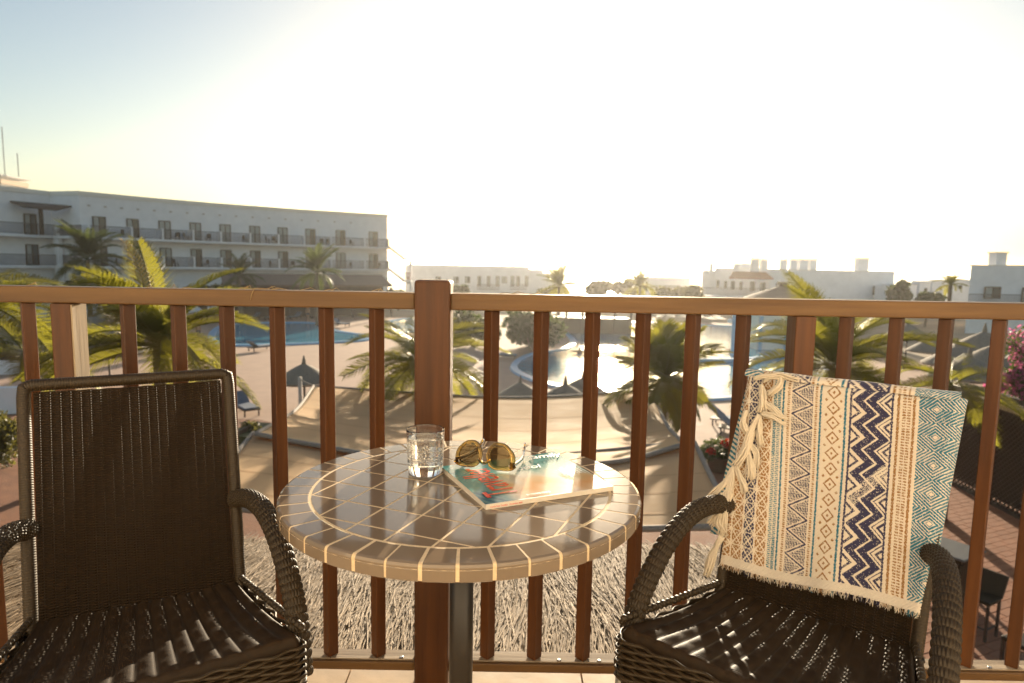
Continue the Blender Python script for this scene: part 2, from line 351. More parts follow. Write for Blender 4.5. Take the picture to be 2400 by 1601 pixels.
def leafcloud(centers, n, size, seed=0):
    rs = np.random.RandomState(seed); Cn = np.array([c[:3] for c in centers]); Rr = np.array([c[3:] for c in centers])
    k = rs.randint(0, len(Cn), n); d = rs.normal(size=(n, 3)); d /= np.linalg.norm(d, axis=1)[:, None]
    p = Cn[k]+d*Rr[k]*(rs.uniform(.45, 1.05, (n, 1)))
    a = rs.normal(size=(n, 3)); a /= np.linalg.norm(a, axis=1)[:, None]; b = np.cross(a, rs.normal(size=(n, 3))); b /= np.linalg.norm(b, axis=1)[:, None]
    s = size*rs.uniform(.5, 1.2, (n, 1)); V = np.stack([p-a*s, p+b*s*.45, p+a*s, p-b*s*.45], 1).reshape(-1, 3)
    return V, np.arange(4*n).reshape(-1, 4)
def bush(name, loc, w, d, h, n, leaf, m, label, cat, seed=0, trunk=None, group=None, lumps=9, z0=None):
    rn = random.Random(seed); t = empty(name, loc, 0, label, cat, group); th = trunk or 0
    cs_ = []
    for i in range(lumps):
        a = rn.uniform(0, 6.28); q = math.sqrt(rn.random())*.62; s = rn.uniform(.3, .5)
        cs_.append((w/2*q*math.cos(a), d/2*q*math.sin(a), th+h*rn.uniform(.3, .72), w*.5*s+.05, d*.5*s+.05, h*s*.75))
    V, Fq = leafcloud(cs_, n, leaf, seed)
    V[:, 2] = np.maximum(V[:, 2], .02)
    o = link('foliage', mesh('foliage', V, Fq, m), t); 
    mb = MB()
    if trunk: mb.tube([(0, 0, 0), (.05, 0, trunk*.6), (0, .05, trunk+h*.3)], [w*.035, w*.03, w*.015], 7)
    for c in cs_[:5]: mb.tube([(0, 0, th*.8), (c[0]*.5, c[1]*.5, (th+c[2])/2), (c[0], c[1], c[2])], [w*.015, w*.011, w*.005], 5)
    mb.build('trunk' if trunk else 'stem', M['trunk'], t)
    return t
def bush_px(x0, x1, ytop, ybot, m, label, cat='bush', name='bush', n=900, leaf=.12, seed=0, trunk=None, deep=1.0, Y=None, group=None):
    if Y is None: g = at((x0+x1)/2, ybot, z=GZ)
    else: g = at((x0+x1)/2, ytop, Y=Y); g[2] = GZ
    dist = (g-EYE)@fw; tp = at((x0+x1)/2, ytop, Y=g[1])[2]; wd = (x1-x0)/F*dist; h = tp-GZ
    return bush(name, (g[0], g[1]+wd*.3, GZ), wd, wd*deep, h-(trunk or 0), n, leaf, m, label, cat, seed, trunk, group)
bush_px(1165, 1335, 722, 828, M['leafdark'], 'dense dark green bush at the left bank of the lagoon', n=3800, leaf=.28, seed=1)
bush_px(1040, 1180, 720, 815, M['leafdark'], 'dark shrub mass left of the lagoon behind the central post', n=2600, leaf=.25, seed=2)
bush_px(-60, 46, 972, 1106, M['leafolive'], 'clipped olive green shrub below the white low wall', n=4200, leaf=.07, seed=3)
bush_px(540, 606, 992, 1050, M['leafolive'], 'low green plants behind the dark timber planter', n=1200, leaf=.09, seed=4)
for i, (x0, x1, yt, Y, lab) in enumerate(((1255, 1345, 668, 96, 'low hazy trees before the row of houses'), (1370, 1440, 655, 100, 'rounded tree in the full glare below the sun'), (1400, 1540, 648, 108, 'broad hazy tree clump on the skyline'),
                                          (1530, 1640, 672, 96, 'low green tree clump before the pale far wall'), (1600, 1660, 668, 84, 'small tree at the corner of the chimneyed building'), (2085, 2160, 655, 80, 'tree before the white cube houses'),
                                          (2150, 2230, 688, 76, 'dark shrub under the white cube houses'), (900, 960, 684, 88, 'green shrub at the foot of the outdoor staircase'), (1040, 1100, 662, 92, 'pale green tree behind the central post'),
                                          (60, 330, 662, 62, 'dark trees at the foot of the hotel'), (330, 560, 668, 66, 'dark hedge trees before the restaurant'))):
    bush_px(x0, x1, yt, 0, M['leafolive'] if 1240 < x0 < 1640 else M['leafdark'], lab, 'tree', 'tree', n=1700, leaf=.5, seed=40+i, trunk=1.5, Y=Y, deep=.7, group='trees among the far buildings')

# ------------------------------------------------------------------ far buildings
def window(parent, c, wd, ht, rz, n_panes=2, name='window', pane='curtain', d=.12):
    """frame proud of the wall at c (centre of the opening on the wall face), facing -y rotated by rz"""
    f = MB(); cs, sn = math.cos(rz), math.sin(rz)
    def W(x, y): return (c[0]+cs*x-sn*y, c[1]+sn*x+cs*y)
    t = .09
    for x, z, a, b in ((-wd/2+t/2, 0, t, ht), (wd/2-t/2, 0, t, ht), (0, ht/2-t/2, wd-2*t, t), (0, -ht/2+t/2, wd-2*t, t), (0, 0, t, ht-2*t)):
        X, Y = W(x, -.03); f.box((X, Y, c[2]+z), (a, d, b), rz)
    fo = f.build(name, M['brown'], parent)
    for k in range(n_panes):
        pw = (wd-3*t)/n_panes; X, Y = W(-wd/2+t+pw/2+k*(pw+t), -.012)
        MB().box((X, Y, c[2]), (pw, .03, ht-2*t), rz).build('pane', M[pane] if k == 0 or pane != 'curtain' or random.random() < .5 else M['glass_dark'], fo)
    return fo
def railing_bars(a, b, z, h, m, sp=.17):
    mb = MB(); a = np.array(a); b = np.array(b); L = np.linalg.norm(b-a); rz = math.atan2(b[1]-a[1], b[0]-a[0]); c = (a+b)/2
    mb.box((c[0], c[1], z+h), (L, .07, .06), rz); mb.box((c[0], c[1], z+.1), (L, .05, .05), rz)
    n = max(2, int(L/sp))
    for i in range(n+1):
        p = a+(b-a)*i/n; mb.box((p[0], p[1], z+h/2+.05), (.04, .045, h-.1), rz)
    return mb

# hotel: curved three-storey facade, plan traced at roof height
ZR, ZS1, ZS2 = 8.2, 3.45, .30
roofpx = [(-90, 424), (0, 435), (116, 448.6), (184, 447.4), (327, 461), (490, 475), (694, 490), (908, 503)]
plan = [at(x, y, z=ZR)[:2] for x, y in roofpx]
hotel = empty('hotel_building', (0, 0, 0), 0, 'long white three-storey hotel wing with rows of balconies', 'building')
fine = []
for i in range(len(plan)-1):
    n = 3 if i >= 3 else 1
    for k in range(n): fine.append(plan[i]+(plan[i+1]-plan[i])*k/n)
fine.append(plan[-1])
back = [p+np.array([-5.0, 11.0]) for p in fine][::-1]
MB().prism([tuple(p) for p in fine+back][::-1], GZ, ZR-.45).build('wall', M['white'], hotel)
def offs(P, d):
    P = np.array(P); T = np.gradient(P, axis=0); T /= np.linalg.norm(T, axis=1)[:, None]; return P+np.stack([T[:, 1], -T[:, 0]], 1)*d
of = offs(fine, .12); ib = offs(fine, -.25)
MB().prism([tuple(p) for p in of]+[tuple(p) for p in ib[::-1]], ZR-.45, ZR).build('parapet', M['whitewarm'], hotel)
so = offs(fine, 1.5); si = offs(fine, -.05)
for z in (ZS1, ZS2): MB().prism([tuple(p) for p in so]+[tuple(p) for p in si[::-1]], z-.25, z).build('balcony_slab', M['white'], hotel)
MB().prism([tuple(p) for p in offs(fine, 1.42)]+[tuple(p) for p in si[::-1]], GZ, GZ+.15).build('plinth', M['white'], hotel)
def fac(px, off=0):
    ys = np.interp(px, [q[0] for q in roofpx], [q[1] for q in roofpx]); p = at(px, ys, z=ZR)[:2]; q = at(px+4, np.interp(px+4, [a[0] for a in roofpx], [a[1] for a in roofpx]), z=ZR)[:2]
    d = (q-p)/np.linalg.norm(q-p); return p+np.array([d[1], -d[0]])*off, math.atan2(d[1], d[0])
div = [188, 289, 365, 437, 506, 574.5, 641, 705, 767, 846, 905]
doors = [228, 307, 382.6, 455, 525.5, 595, 660.7, 726, 797, 874]
for z in (ZS1, ZS2):
    for d in [65]+doors:
        p, rz = fac(d, .04); window(hotel, (p[0], p[1], z+1.1), 1.35, 2.2, rz, 2, 'balcony_door')
    for i in range(len(div)):
        p, rz = fac(div[i], .75); MB().box((p[0], p[1], z+.62), (.22, 1.44, 1.24), rz).build('divider', M['white'], hotel)
        if i < len(div)-1:
            a, _ = fac(div[i]+3, 1.42); b, _ = fac(div[i+1]-3, 1.42); railing_bars(a, b, z, 1.12, M['brown']).build('balcony_railing', M['brown'], hotel)
    for x0, x1 in ((-60, 48), (54, 100), (110, 183)):
        a, _ = fac(x0, 1.42); b, _ = fac(x1, 1.42); railing_bars(a, b, z, 1.12, M['brown']).build('balcony_railing', M['brown'], hotel)
p, rz = fac(104, 1.5); MB().box((p[0], p[1], -.6), (.55, .5, 10.2-.15), rz).build('column', M['white'], hotel)
a, rz = fac(20, 1.8); b, _ = fac(166, 1.8); c, _ = fac(94, -.3)
mb = MB(); a3 = (*a, 6.25); b3 = (*b, 6.0)
ia, _ = fac(20, -.1); ib_, _ = fac(166, -.1)
mb.add([(*a, 6.1), (*b, 5.95), (*ib_, 6.55), (*ia, 6.7), (*a, 6.22), (*b, 6.07), (*ib_, 6.67), (*ia, 6.82)], [(0, 3, 2, 1), (4, 5, 6, 7), (0, 1, 5, 4), (1, 2, 6, 5), (2, 3, 7, 6), (3, 0, 4, 7)])
mb.build('canopy', M['brown'], hotel)
p, rz = fac(68, 1.4); MB().box((p[0], p[1], 4.8), (.3, .3, 2.65), rz).build('canopy_post', M['brown'], hotel)
for k in range(17):
    p, rz = fac(206+k*38.5, .03); MB().box((p[0], p[1], 6.75-.0*k), (.28, .12, .16), rz).build('vent', M['concrete'], hotel)
ORD = ['nearest', 'second', 'third', 'fourth', 'fifth', 'sixth', 'seventh', 'eighth', 'ninth', 'tenth', 'eleventh', 'twelfth']
BX = sorted([140, 262, 318, 397, 418, 470, 541, 560, 612, 628, 676, 741, 756, 812, 880])
bc = None
for z in (ZS1, ZS2):
    for i, px_ in enumerate(BX):
        if (i+int(z*3)) % 4 == 0: continue
        p, rz = fac(px_+(7 if z > 1 else 0), .85)
        if bc is None: bc = MB().box((0, 0, .42), (.5, .5, .06)).box((0, .24, .68), (.5, .05, .5)).box((-.22, -.2, .2), (.05, .05, .4)).box((.22, -.2, .2), (.05, .05, .4)).box((-.22, .22, .2), (.05, .05, .4)).box((.22, .22, .2), (.05, .05, .4)).box((-.25, 0, .6), (.05, .48, .04)).box((.25, 0, .6), (.05, .48, .04)).build('balcony_chair', M['brown'])
        else: nb_ = bc.copy(); C.objects.link(nb_); bc = nb_
        tag(bc, 'dark armchair on the %s hotel balconies, %s from the outdoor staircase' % ('upper' if z > 1 else 'lower', ORD[sum(1 for k_ in range(i+1, 15) if (k_+int(z*3)) % 4)]), 'chair', 'armchairs on the %s hotel balconies' % ('upper' if z > 1 else 'lower'))
        bc.location = (p[0], p[1], z); bc.rotation_euler = (0, 0, rz+random.uniform(-1.5, 1.5))
# tower block and masts on the hotel roof
tb = at(-52, 420, Y=74); 
MB().box((tb[0]-1.6, tb[1]+3, 9.1), (6.6, 4, 1.9)).build('roof_tower', M['whitewarm'], hotel)
MB().box((tb[0]-1.6, tb[1]+3, 9.45), (6.9, 4.3, .5)).build('roof_band', M['floor_tile'], hotel)
MB().box((tb[0]-1.6, tb[1]+3, 10.12), (7.3, 4.6, .2)).build('roof_cap', M['whitewarm'], hotel)
for dx, h in ((.75, 5.5), (2.3, 2.6)):
    MB().tube([(tb[0]+dx, tb[1]+3, 10.2), (tb[0]+dx, tb[1]+3, 10.2+h)], .05, 5).build('mast', M['concrete'], hotel)
# outdoor staircase at the end
e0, rz = fac(907, .4); e0 = np.array(e0)
mb = MB()
for zt, zb in ((3.45, .3), (.3, -2.8)):
    rl = MB()
    for k in range(10):
        f = k/9; mb.box((e0[0]+.6+2.1*f, e0[1]-1.0, zt-(zt-zb)*.5*f), (.34, 1.5, .22))
        rl.box((e0[0]+.6+2.1*f, e0[1]-1.78, zt-(zt-zb)*.5*f+.6), (.06, .05, 1.1))
    mb.box((e0[0]+3.2, e0[1]-1.0, (zt+zb)/2-.1), (1.2, 1.7, .2)); 
    for k in range(7): rl.box((e0[0]+2.7+k*.17, e0[1]-1.82, (zt+zb)/2+.55), (.06, .05, 1.1))
    rl.box((e0[0]+3.2, e0[1]-1.82, (zt+zb)/2+1.1), (1.2, .08, .08)); rl.build('stair_railing', M['terracotta'], hotel)
mb.box((e0[0]+3.6, e0[1]-.6, -1.8), (.3, .4, 6.7))
mb.build('staircase', M['white'], hotel)

# restaurant with brown roof before the hotel
rest_ = empty('restaurant', (0, 0, 0), 0, 'low brown-roofed restaurant in the shade at the foot of the hotel', 'building')
ra = at(520, 672, Y=72); rb = at(905, 672, Y=80); d = (rb-ra)[:2]; L = np.linalg.norm(d); rz = math.atan2(d[1], d[0]); c = (ra+rb)/2
mb = MB(); nx = np.array([math.sin(rz), -math.cos(rz)])
q = [ra[:2]+nx*2.6, rb[:2]+nx*2.6, rb[:2]-nx*2, ra[:2]-nx*2]; z0, z1 = -1.55, -.45
mb.add([(*q[0], z0), (*q[1], z0), (*q[2], z1), (*q[3], z1), (*q[0], z0+.2), (*q[1], z0+.2), (*q[2], z1+.2), (*q[3], z1+.2)], [(0, 3, 2, 1), (4, 5, 6, 7), (0, 1, 5, 4), (1, 2, 6, 5), (2, 3, 7, 6), (3, 0, 4, 7)])
mb.build('roof', M['darkroof'], rest_)
MB().box((c[0]-nx[0]*1.5, c[1]-nx[1]*1.5, -3.2), (L, .3, 3.9), rz).build('wall', M['brown'], rest_)
for k in range(9):
    p = ra[:2]+d*k/8+nx*2.2; MB().box((p[0], p[1], -3.4), (.22, .22, 3.5), rz).build('post', M['brown'], rest_)

def block(parent, x0, yt, x1, Y, zb=GZ, depth=8, name='wall', m='white', yt2=None, skew=False):
    a = at(x0, yt, Y=Y); b = at(x1, yt if yt2 is None else yt2, Y=Y); z = (a[2]+b[2])/2
    k_ = 1+depth/Y if skew else 1.0
    MB().prism([(a[0], Y), (b[0], Y), (b[0]*k_, Y+depth), (a[0]*k_, Y+depth)], zb, z).build(name, M[m], parent, bevel=.03)
    MB().box(((a[0]+b[0])/2, Y+.1, z+.05), (b[0]-a[0]+.1, .3, .1)).build('parapet', M['whitewarm'], parent)
def win_px(parent, xc, yc, wpx, hpx, Y, pane='curtain', n=2):
    p = at(xc, yc, Y=Y); s = (p-EYE)@fw/F; window(parent, (p[0], p[1]-.04, p[2]), wpx*s, hpx*s, 0, n, pane=pane)
hz = empty('house_row', (0, 0, 0), 0, 'long low white house row in the haze right of the hotel', 'building')
block(hz, 950, 620.5, 1240, 118, yt2=626.5); block(hz, 1236, 633, 1272, 122); block(hz, 1268, 641, 1320, 128)
for x in (960, 1027, 1069, 1096, 1182): win_px(hz, x, 656 if x > 1000 else 657, 12, 15, 118)
for x in (1123, 1145, 1166, 1201, 1214, 1234): win_px(hz, x, 659, 8, 24, 118)
for a, b in ((1118, 1170), (1196, 1234)):
    p, q = at(a, 680, Y=117.2), at(b, 680, Y=117.2); railing_bars(p[:2], q[:2], p[2], 1.0, None).build('balcony_railing', M['brown'], hz)
fw_ = empty('far_wall', (0, 0, 0), 0, 'pale low wall building beyond the trees, left of the chimneyed building', 'building')
block(fw_, 1500, 652, 1618, 120, depth=6, yt2=651); win_px(fw_, 1560, 672, 70, 6, 120, n=1)
cb = empty('chimney_building', (0, 0, 0), 0, 'white flat-roofed building with a row of square chimneys', 'building')
block(cb, 1646, 635, 1680, 108, skew=True); block(cb, 1676, 630, 1812, 105, yt2=630, skew=True); block(cb, 1806, 633, 2097, 98, yt2=637, depth=10, skew=True); block(cb, 1738, 618.5, 1762, 108, zb=0, depth=3, m='white')
def chim(x0, x1, yt, yb, Y):
    a = at(x0, yt, Y=Y); b = at(x1, yb, Y=Y); z = a[2]; wd = b[0]-a[0]
    cpart = MB().box(((a[0]+b[0])/2, Y+wd/2, (z+b[2])/2-.3), (wd, wd, z-b[2]+.5)).build('chimney', M['white'], cb)
    MB().box(((a[0]+b[0])/2, Y+wd/2, z+.06), (wd*1.22, wd*1.22, .14)).build('chimney_cap', M['whitewarm'], cpart)
for x0, x1, yt, yb in ((1665, 1671, 617, 634), (1722, 1731, 619, 632), (1765, 1779, 606, 632), (1786, 1799, 608, 632), (1833, 1845, 608, 634), (1855, 1867, 608, 634), (1876, 1893, 608, 634), (1900, 1914, 608, 634), (2015, 2035, 606, 637)): chim(x0, x1, yt, yb, 100)
for x, y, wp, hp in ((1682, 665, 6, 17), (1700, 667, 6, 16), (1717, 669, 8, 20), (1736, 670, 6, 19), (1763, 671, 11, 22), (1787, 672, 12, 20), (1825, 675, 14, 20), (2050, 681, 9, 21), (2070, 681, 17, 21)): win_px(cb, x, y, wp, hp, 97.9)
p, q = at(1705, 649, Y=97.2), at(1808, 652, Y=97.2)
mb = MB(); mb.add([(p[0], 96.4, p[2]-.25), (q[0], 96.4, p[2]-.25), (q[0], 99.5, p[2]+.65), (p[0]+1.5, 99.5, p[2]+.65), (p[0], 96.4, p[2]-.1), (q[0], 96.4, p[2]-.1), (q[0], 99.5, p[2]+.8), (p[0]+1.5, 99.5, p[2]+.8)], [(0, 3, 2, 1), (4, 5, 6, 7), (0, 1, 5, 4), (1, 2, 6, 5), (2, 3, 7, 6), (3, 0, 4, 7)])
mb.build('porch_roof', M['terracotta'], cb)
p, q = at(1630, 692, Y=95), at(1820, 692, Y=95); railing_bars(p[:2], q[:2], p[2], 1.1, None, .3).build('terrace_railing', M['brown'], cb)
MB().box(((p[0]+q[0])/2, 96.6, p[2]-.2), (q[0]-p[0], 3.2, .3)).build('terrace_slab', M['white'], cb)
hut = empty('gazebo', (0, 0, 0), 0, 'round dark tiled gazebo roof in front of the chimneyed building', 'gazebo')
g = at(1870, 672, Y=72); MB().lathe([(.5, g[2]+.25), (.5, g[2]-.1), (2.4, g[2]-.75), (5.0, g[2]-1.75), (5.0, g[2]-1.95), (.3, g[2]-.4)], 20, (g[0], g[1]+4, 0)).build('roof', M['darkroof'], hut)
MB().box((g[0], g[1]+4, g[2]+.25), (1.0, 1.0, .35)).build('roof_lantern', M['brown'], hut)
for k in range(8): a = k*math.pi/4; MB().box((g[0]+4.4*math.cos(a), g[1]+4+4.4*math.sin(a), (g[2]-1.8+GZ)/2), (.2, .2, g[2]-1.8-GZ)).build('post', M['brown'], hut)
rb_ = empty('villa', (0, 0, 0), 0, 'white villa at the far end of the view with one big window and a chimney', 'building')
block(rb_, 2276, 623, 2330, 70, yt2=623.5, skew=True); block(rb_, 2328, 622, 2480, 71, yt2=626, skew=True)
a = at(2338, 593, Y=71.5); b = at(2360, 626, Y=71.5); wd = b[0]-a[0]
cp = MB().box(((a[0]+b[0])/2, 72.2, (a[2]+b[2])/2-.2), (wd, wd, a[2]-b[2]+.4)).build('chimney', M['white'], rb_); MB().box(((a[0]+b[0])/2, 72.2, a[2]+.05), (wd*1.2, wd*1.2, .14)).build('chimney_cap', M['whitewarm'], cp)
win_px(rb_, 2325, 686, 38, 28, 69.9); win_px(rb_, 2404, 694, 20, 40, 70.9)
p, q = at(2270, 712, Y=68.6), at(2440, 715, Y=68.6); railing_bars(p[:2], q[:2], p[2], 1.0, None, .2).build('balcony_railing', M['brown'], rb_)
MB().box(((p[0]+q[0])/2, 69.3, p[2]-.15), (q[0]-p[0], 1.5, .25)).build('balcony_slab', M['white'], rb_)
for i, (x0, x1, yt, lab) in enumerate(((2097, 2112, 672, 'smallest white cube house, beside the chimneyed building'), (2108, 2150, 668, 'white cube house behind the tree'), (2156, 2182, 664, 'narrow white cube house with a bare side wall'),
                                       (2186, 2222, 660, 'white cube house in the middle of the cube row'), (2226, 2275, 657, 'tallest white cube house, next to the villa'))):
    hb = empty('cube_house', (0, 0, 0), 0, lab, 'house', 'white cube houses before the sea'); block(hb, x0, yt, x1, 92+i*1.5, depth=5)
    win_px(hb, (x0+x1)/2, yt+16, 6, 9, 91.95+i*1.5, n=1)
# garden pavilion and bar by the pool
bar = empty('pool_bar', (0, 0, 0), 0, 'dark timber pool bar at the far end of the lagoon', 'bar')
p, q = at(1290, 742, Y=62), at(1480, 742, Y=62)
MB().box(((p[0]+q[0])/2, 63.5, GZ+.75), (q[0]-p[0], 2.2, 1.5)).build('counter', M['brown'], bar)
for k in range(6): MB().box((p[0]+(q[0]-p[0])*k/5, 62.3, GZ+1.3), (.18, .18, 2.6)).build('post', M['brown'], bar)
MB().box(((p[0]+q[0])/2, 63.5, GZ+2.5), (q[0]-p[0]+1, 3.6, .18)).build('roof', M['darkroof'], bar)
p = at(1722, 745, Y=48)
pv = empty('pale_column', (0, 0, 0), 0, 'pale blue column with a white lamp globe at the pool edge', 'column')
MB().lathe([(.22, 0), (.2, .1), (.17, .3), (.17, 3.0), (.24, 3.05), (.24, 3.2)], 12, (p[0], p[1], GZ), True).build('shaft', M['poolblue'], pv)
p2 = at(1711, 752, Y=48); MB().lathe([(.02, -.18), (.15, -.1), (.18, 0), (.15, .1), (.02, .18)], 12, tuple(p2)).build('lamp_globe', M['white'], pv)
kk = empty('kiosk', (0, 0, 0), 0, 'pale blue kiosk at the pool beside the palm with the towel', 'kiosk')
p, q = at(1778, 740, Y=52), at(1850, 740, Y=52); MB().box(((p[0]+q[0])/2, 53.5, GZ+1.4), (q[0]-p[0], 3, 2.8)).build('wall', M['whitewarm'], kk); MB().box(((p[0]+q[0])/2, 53.5, GZ+2.9), (q[0]-p[0]+.6, 3.6, .2)).build('roof', M['white'], kk)
for x in (p[0]+.2, q[0]-.2): MB().box((x, 51.9, GZ+1.35), (.2, .2, 2.7)).build('post', M['poolblue'], kk)

# ------------------------------------------------------------------ haze
HZ = bpy.data.materials.new('warm_air'); HZ.use_nodes = True; HZ.node_tree.nodes.remove(HZ.node_tree.nodes['Principled BSDF'])
pv_ = HZ.node_tree.nodes.new('ShaderNodeVolumePrincipled'); pv_.inputs['Color'].default_value = (.95, .93, .90, 1); pv_.inputs['Density'].default_value = .0003; pv_.inputs['Anisotropy'].default_value = .72
HZ.node_tree.links.new(pv_.outputs[0], HZ.node_tree.nodes['Material Output'].inputs['Volume'])
tag(MB().box((0, 4545, -4), (18200, 9110, 42)).build('haze', HZ), kind='stuff')

# ------------------------------------------------------------------ thatched parasols
def parasol_mesh(seed=0):
    rs = np.random.RandomState(seed); mb = MB()
    mb.lathe([(.02, .55), (.06, .40), (.10, .18), (.45, 0), (.95, -.32), (1.25, -.52), (1.22, -.60), (.4, -.1), (.03, .0)], 24)
    for i in range(520):
        a = rs.uniform(0, 6.283); r0_ = rs.uniform(.1, 1.1); r1 = min(1.42, r0_+rs.uniform(.25, .5))
        def h(r): return .14-.53*r+.03
        z0_, z1_ = h(r0_)+.0, h(r1)-rs.uniform(0, .06); da = rs.normal()*.05; ww = .012
        c, s = math.cos(a), math.sin(a); c2, s2 = math.cos(a+da), math.sin(a+da)
        mb.add([(r0_*c-s*ww, r0_*s+c*ww, z0_), (r0_*c+s*ww, r0_*s-c*ww, z0_), (r1*c2, r1*s2, z1_)], [(0, 1, 2)])
    return mesh('canopy', mb.v, mb.f, M['greythatch'])
PAR = parasol_mesh(); POLE = mesh('pole', *(lambda b: (b.v, b.f))(MB().tube([(0, 0, 0), (0, 0, 2.2)], .05, 8)), M['brown'])
def parasol(px, py, Y, sc, label, zapex=None):
    p = at(px, py, Y=Y); t = empty('thatched_parasol', (p[0], p[1], GZ), random.uniform(0, 6), label, 'parasol', 'thatched parasols round the pools')
    c = link('canopy', PAR, t); c.location = (0, 0, p[2]-GZ-.55*sc); c.scale = (sc,)*3
    o = link('pole', POLE, t); o.scale = (1, 1, max(.3, (p[2]-GZ-.5*sc)/2.2))
for a in ((712, 833, 28, 1.0, 'thatched parasol with a pointed tip on the bare deck, left of the central post'), (1326, 880, 25, .95, 'thatched parasol tip just above the rope edge of the shade sail'),
          (1368, 868, 27.5, .9, 'sunlit ragged parasol against the glittering water'), (2130, 745, 46, 1.25, 'grey thatched parasol before the white wall of the villa'), (2310, 757, 40, 1.5, 'topmost grey parasol above the bougainvillea'),
          (2245, 792, 37, 1.35, 'grey parasol partly behind the yellowing palm'), (2335, 786, 33, 1.35, 'wide grey parasol at the bougainvillea blossoms'), (2275, 812, 29, 1.25, 'low wide grey parasol over the lattice screen'), (2190, 775, 42, 1.2, 'farthest grey parasol beside the yellowing palm'),
          (115, 718, 40, 1.7, 'dark grey parasol behind the empty chair, beside the intermediate post'), (250, 742, 33, 1.6, 'grey parasol seen through the big coconut palm'), (232, 712, 42, 1.5, 'distant parasol above the thatch left of the big palm'), (1220, 880, 30, .9, 'parasol shaded by the palm fronds right of the central post')):
    parasol(*a)
# garden wall, timber planters, loungers, pergola bits on the left
a, b = at(-120, 975, z=GZ), at(62, 968, z=GZ); c = (a+b)/2
lw_ = MB().box((c[0], c[1], GZ+.55), (np.linalg.norm(b-a), .3, 1.1), math.atan2(b[1]-a[1], b[0]-a[0])).build('garden_wall', M['white'], bevel=.03); tag(lw_, 'low white garden wall behind the clipped shrub', 'wall')
a, b = at(-120, 882, z=GZ), at(70, 876, z=GZ); c = (a+b)/2
tag(MB().box((c[0], c[1], GZ+.5), (np.linalg.norm(b-a), .3, 1.0), math.atan2(b[1]-a[1], b[0]-a[0])).build('garden_wall', M['white'], bevel=.03), 'farther low white wall under the wooden pergola', 'wall')
pg = empty('pergola', (0, 0, 0), 0, 'small brown timber pergola beyond the farther white wall', 'pergola')
a, b = at(-60, 838, Y=30), at(100, 838, Y=30)
for dy in (0, 1.2): MB().box(((a[0]+b[0])/2, 30+dy, a[2]), (b[0]-a[0], .14, .2)).build('beam', M['brown'], pg)
for k in range(7): MB().box((a[0]+(b[0]-a[0])*k/6, 30.6, a[2]+.14), (.1, 1.8, .1)).build('rafter', M['brown'], pg)
for x in (a[0]+.3, b[0]-.2): MB().box((x, 30, (a[2]+GZ)/2), (.16, .16, a[2]-GZ)).build('post', M['brown'], pg)
pl = empty('timber_planter', (0, 0, 0), 0, 'dark timber planter beside the corner of the shade sail', 'planter')
a, b = at(535, 1042, z=GZ+.4), at(606, 1008, z=GZ+.4); c = (a+b)/2; rz = math.atan2(b[1]-a[1], b[0]-a[0]); L = np.linalg.norm(b-a)
for k in range(3): MB().box((c[0], c[1], GZ+.12+.24*k), (L, .06, .22), rz).build('plank', M['brown'], pl)
MB().box((c[0], c[1]+.5, GZ+.3), (L, .9, .5), rz).build('soil', M['darkgreen'], pl)
def lounger():
    t = empty('sun_lounger', (0, 0, 0), 0, 'x', 'sun lounger', 'sun loungers on the pool deck')
    MB().box((0, -.25, .33), (.62, 1.25, .07)).build('mattress', M['canvas'], t, bevel=.02)
    mb = MB(); mb.add([(-.31, .37, .30), (.31, .37, .30), (.31, .95, .72), (-.31, .95, .72), (-.31, .37, .37), (.31, .37, .37), (.31, .92, .78), (-.31, .92, .78)], [(0, 3, 2, 1), (4, 5, 6, 7), (0, 1, 5, 4), (1, 2, 6, 5), (2, 3, 7, 6), (3, 0, 4, 7)]); mb.build('backrest', M['canvas'], t)
    MB().box((0, -.02, .27), (.66, 1.75, .05)).build('frame', M['brown'], t)
    for x in (-.28, .28):
        for y in (-.8, .75): MB().box((x, y, .125), (.05, .05, .25)).build('leg', M['brown'], t)
    return t
L0 = lounger()
LL = ((575, 968, 40, 'dark sun lounger under the drooping palm frond beside the empty chair'), (905, 775, 20, 'sun lounger by the small pool left of the central post'), (640, 750, -30, 'sun lounger on the far side of the blue pool'), (690, 749, -20, 'sun lounger at the far end of the blue pool'), (590, 750, -30, 'first sun lounger beyond the blue pool'),
      (1718, 1000, 60, 'sun lounger under the palm beside the towel'), (1740, 1022, 60, 'sun lounger half hidden by the towel fringe'), (1600, 735, 10, 'sun lounger on the sunlit far deck'), (1650, 738, 0, 'sun lounger on the far deck left of the pale column'), (2230, 842, 50, 'sun lounger under the grey parasols'), (270, 800, 70, 'sun lounger below the big coconut palm'), (525, 752, -35, 'sun lounger beyond the blue pool, nearest the big palm'), (610, 822, 150, 'sun lounger on the near side of the blue pool'), (800, 765, 60, 'sun lounger between the blue pool and the small pool'), (1180, 842, 80, 'sun lounger on the left bank of the lagoon'), (2130, 800, 40, 'sun lounger beside the yellowing palm'), (2300, 860, 50, 'sun lounger nearest the bougainvillea'))
for i, (px, py, rz, lab) in enumerate(LL):
    t = L0 if i == 0 else copy_tree(L0); p = at(px, py, z=GZ); t.location = (p[0], p[1], GZ+.01); t.rotation_euler = (0, 0, R(rz)); t['label'] = lab

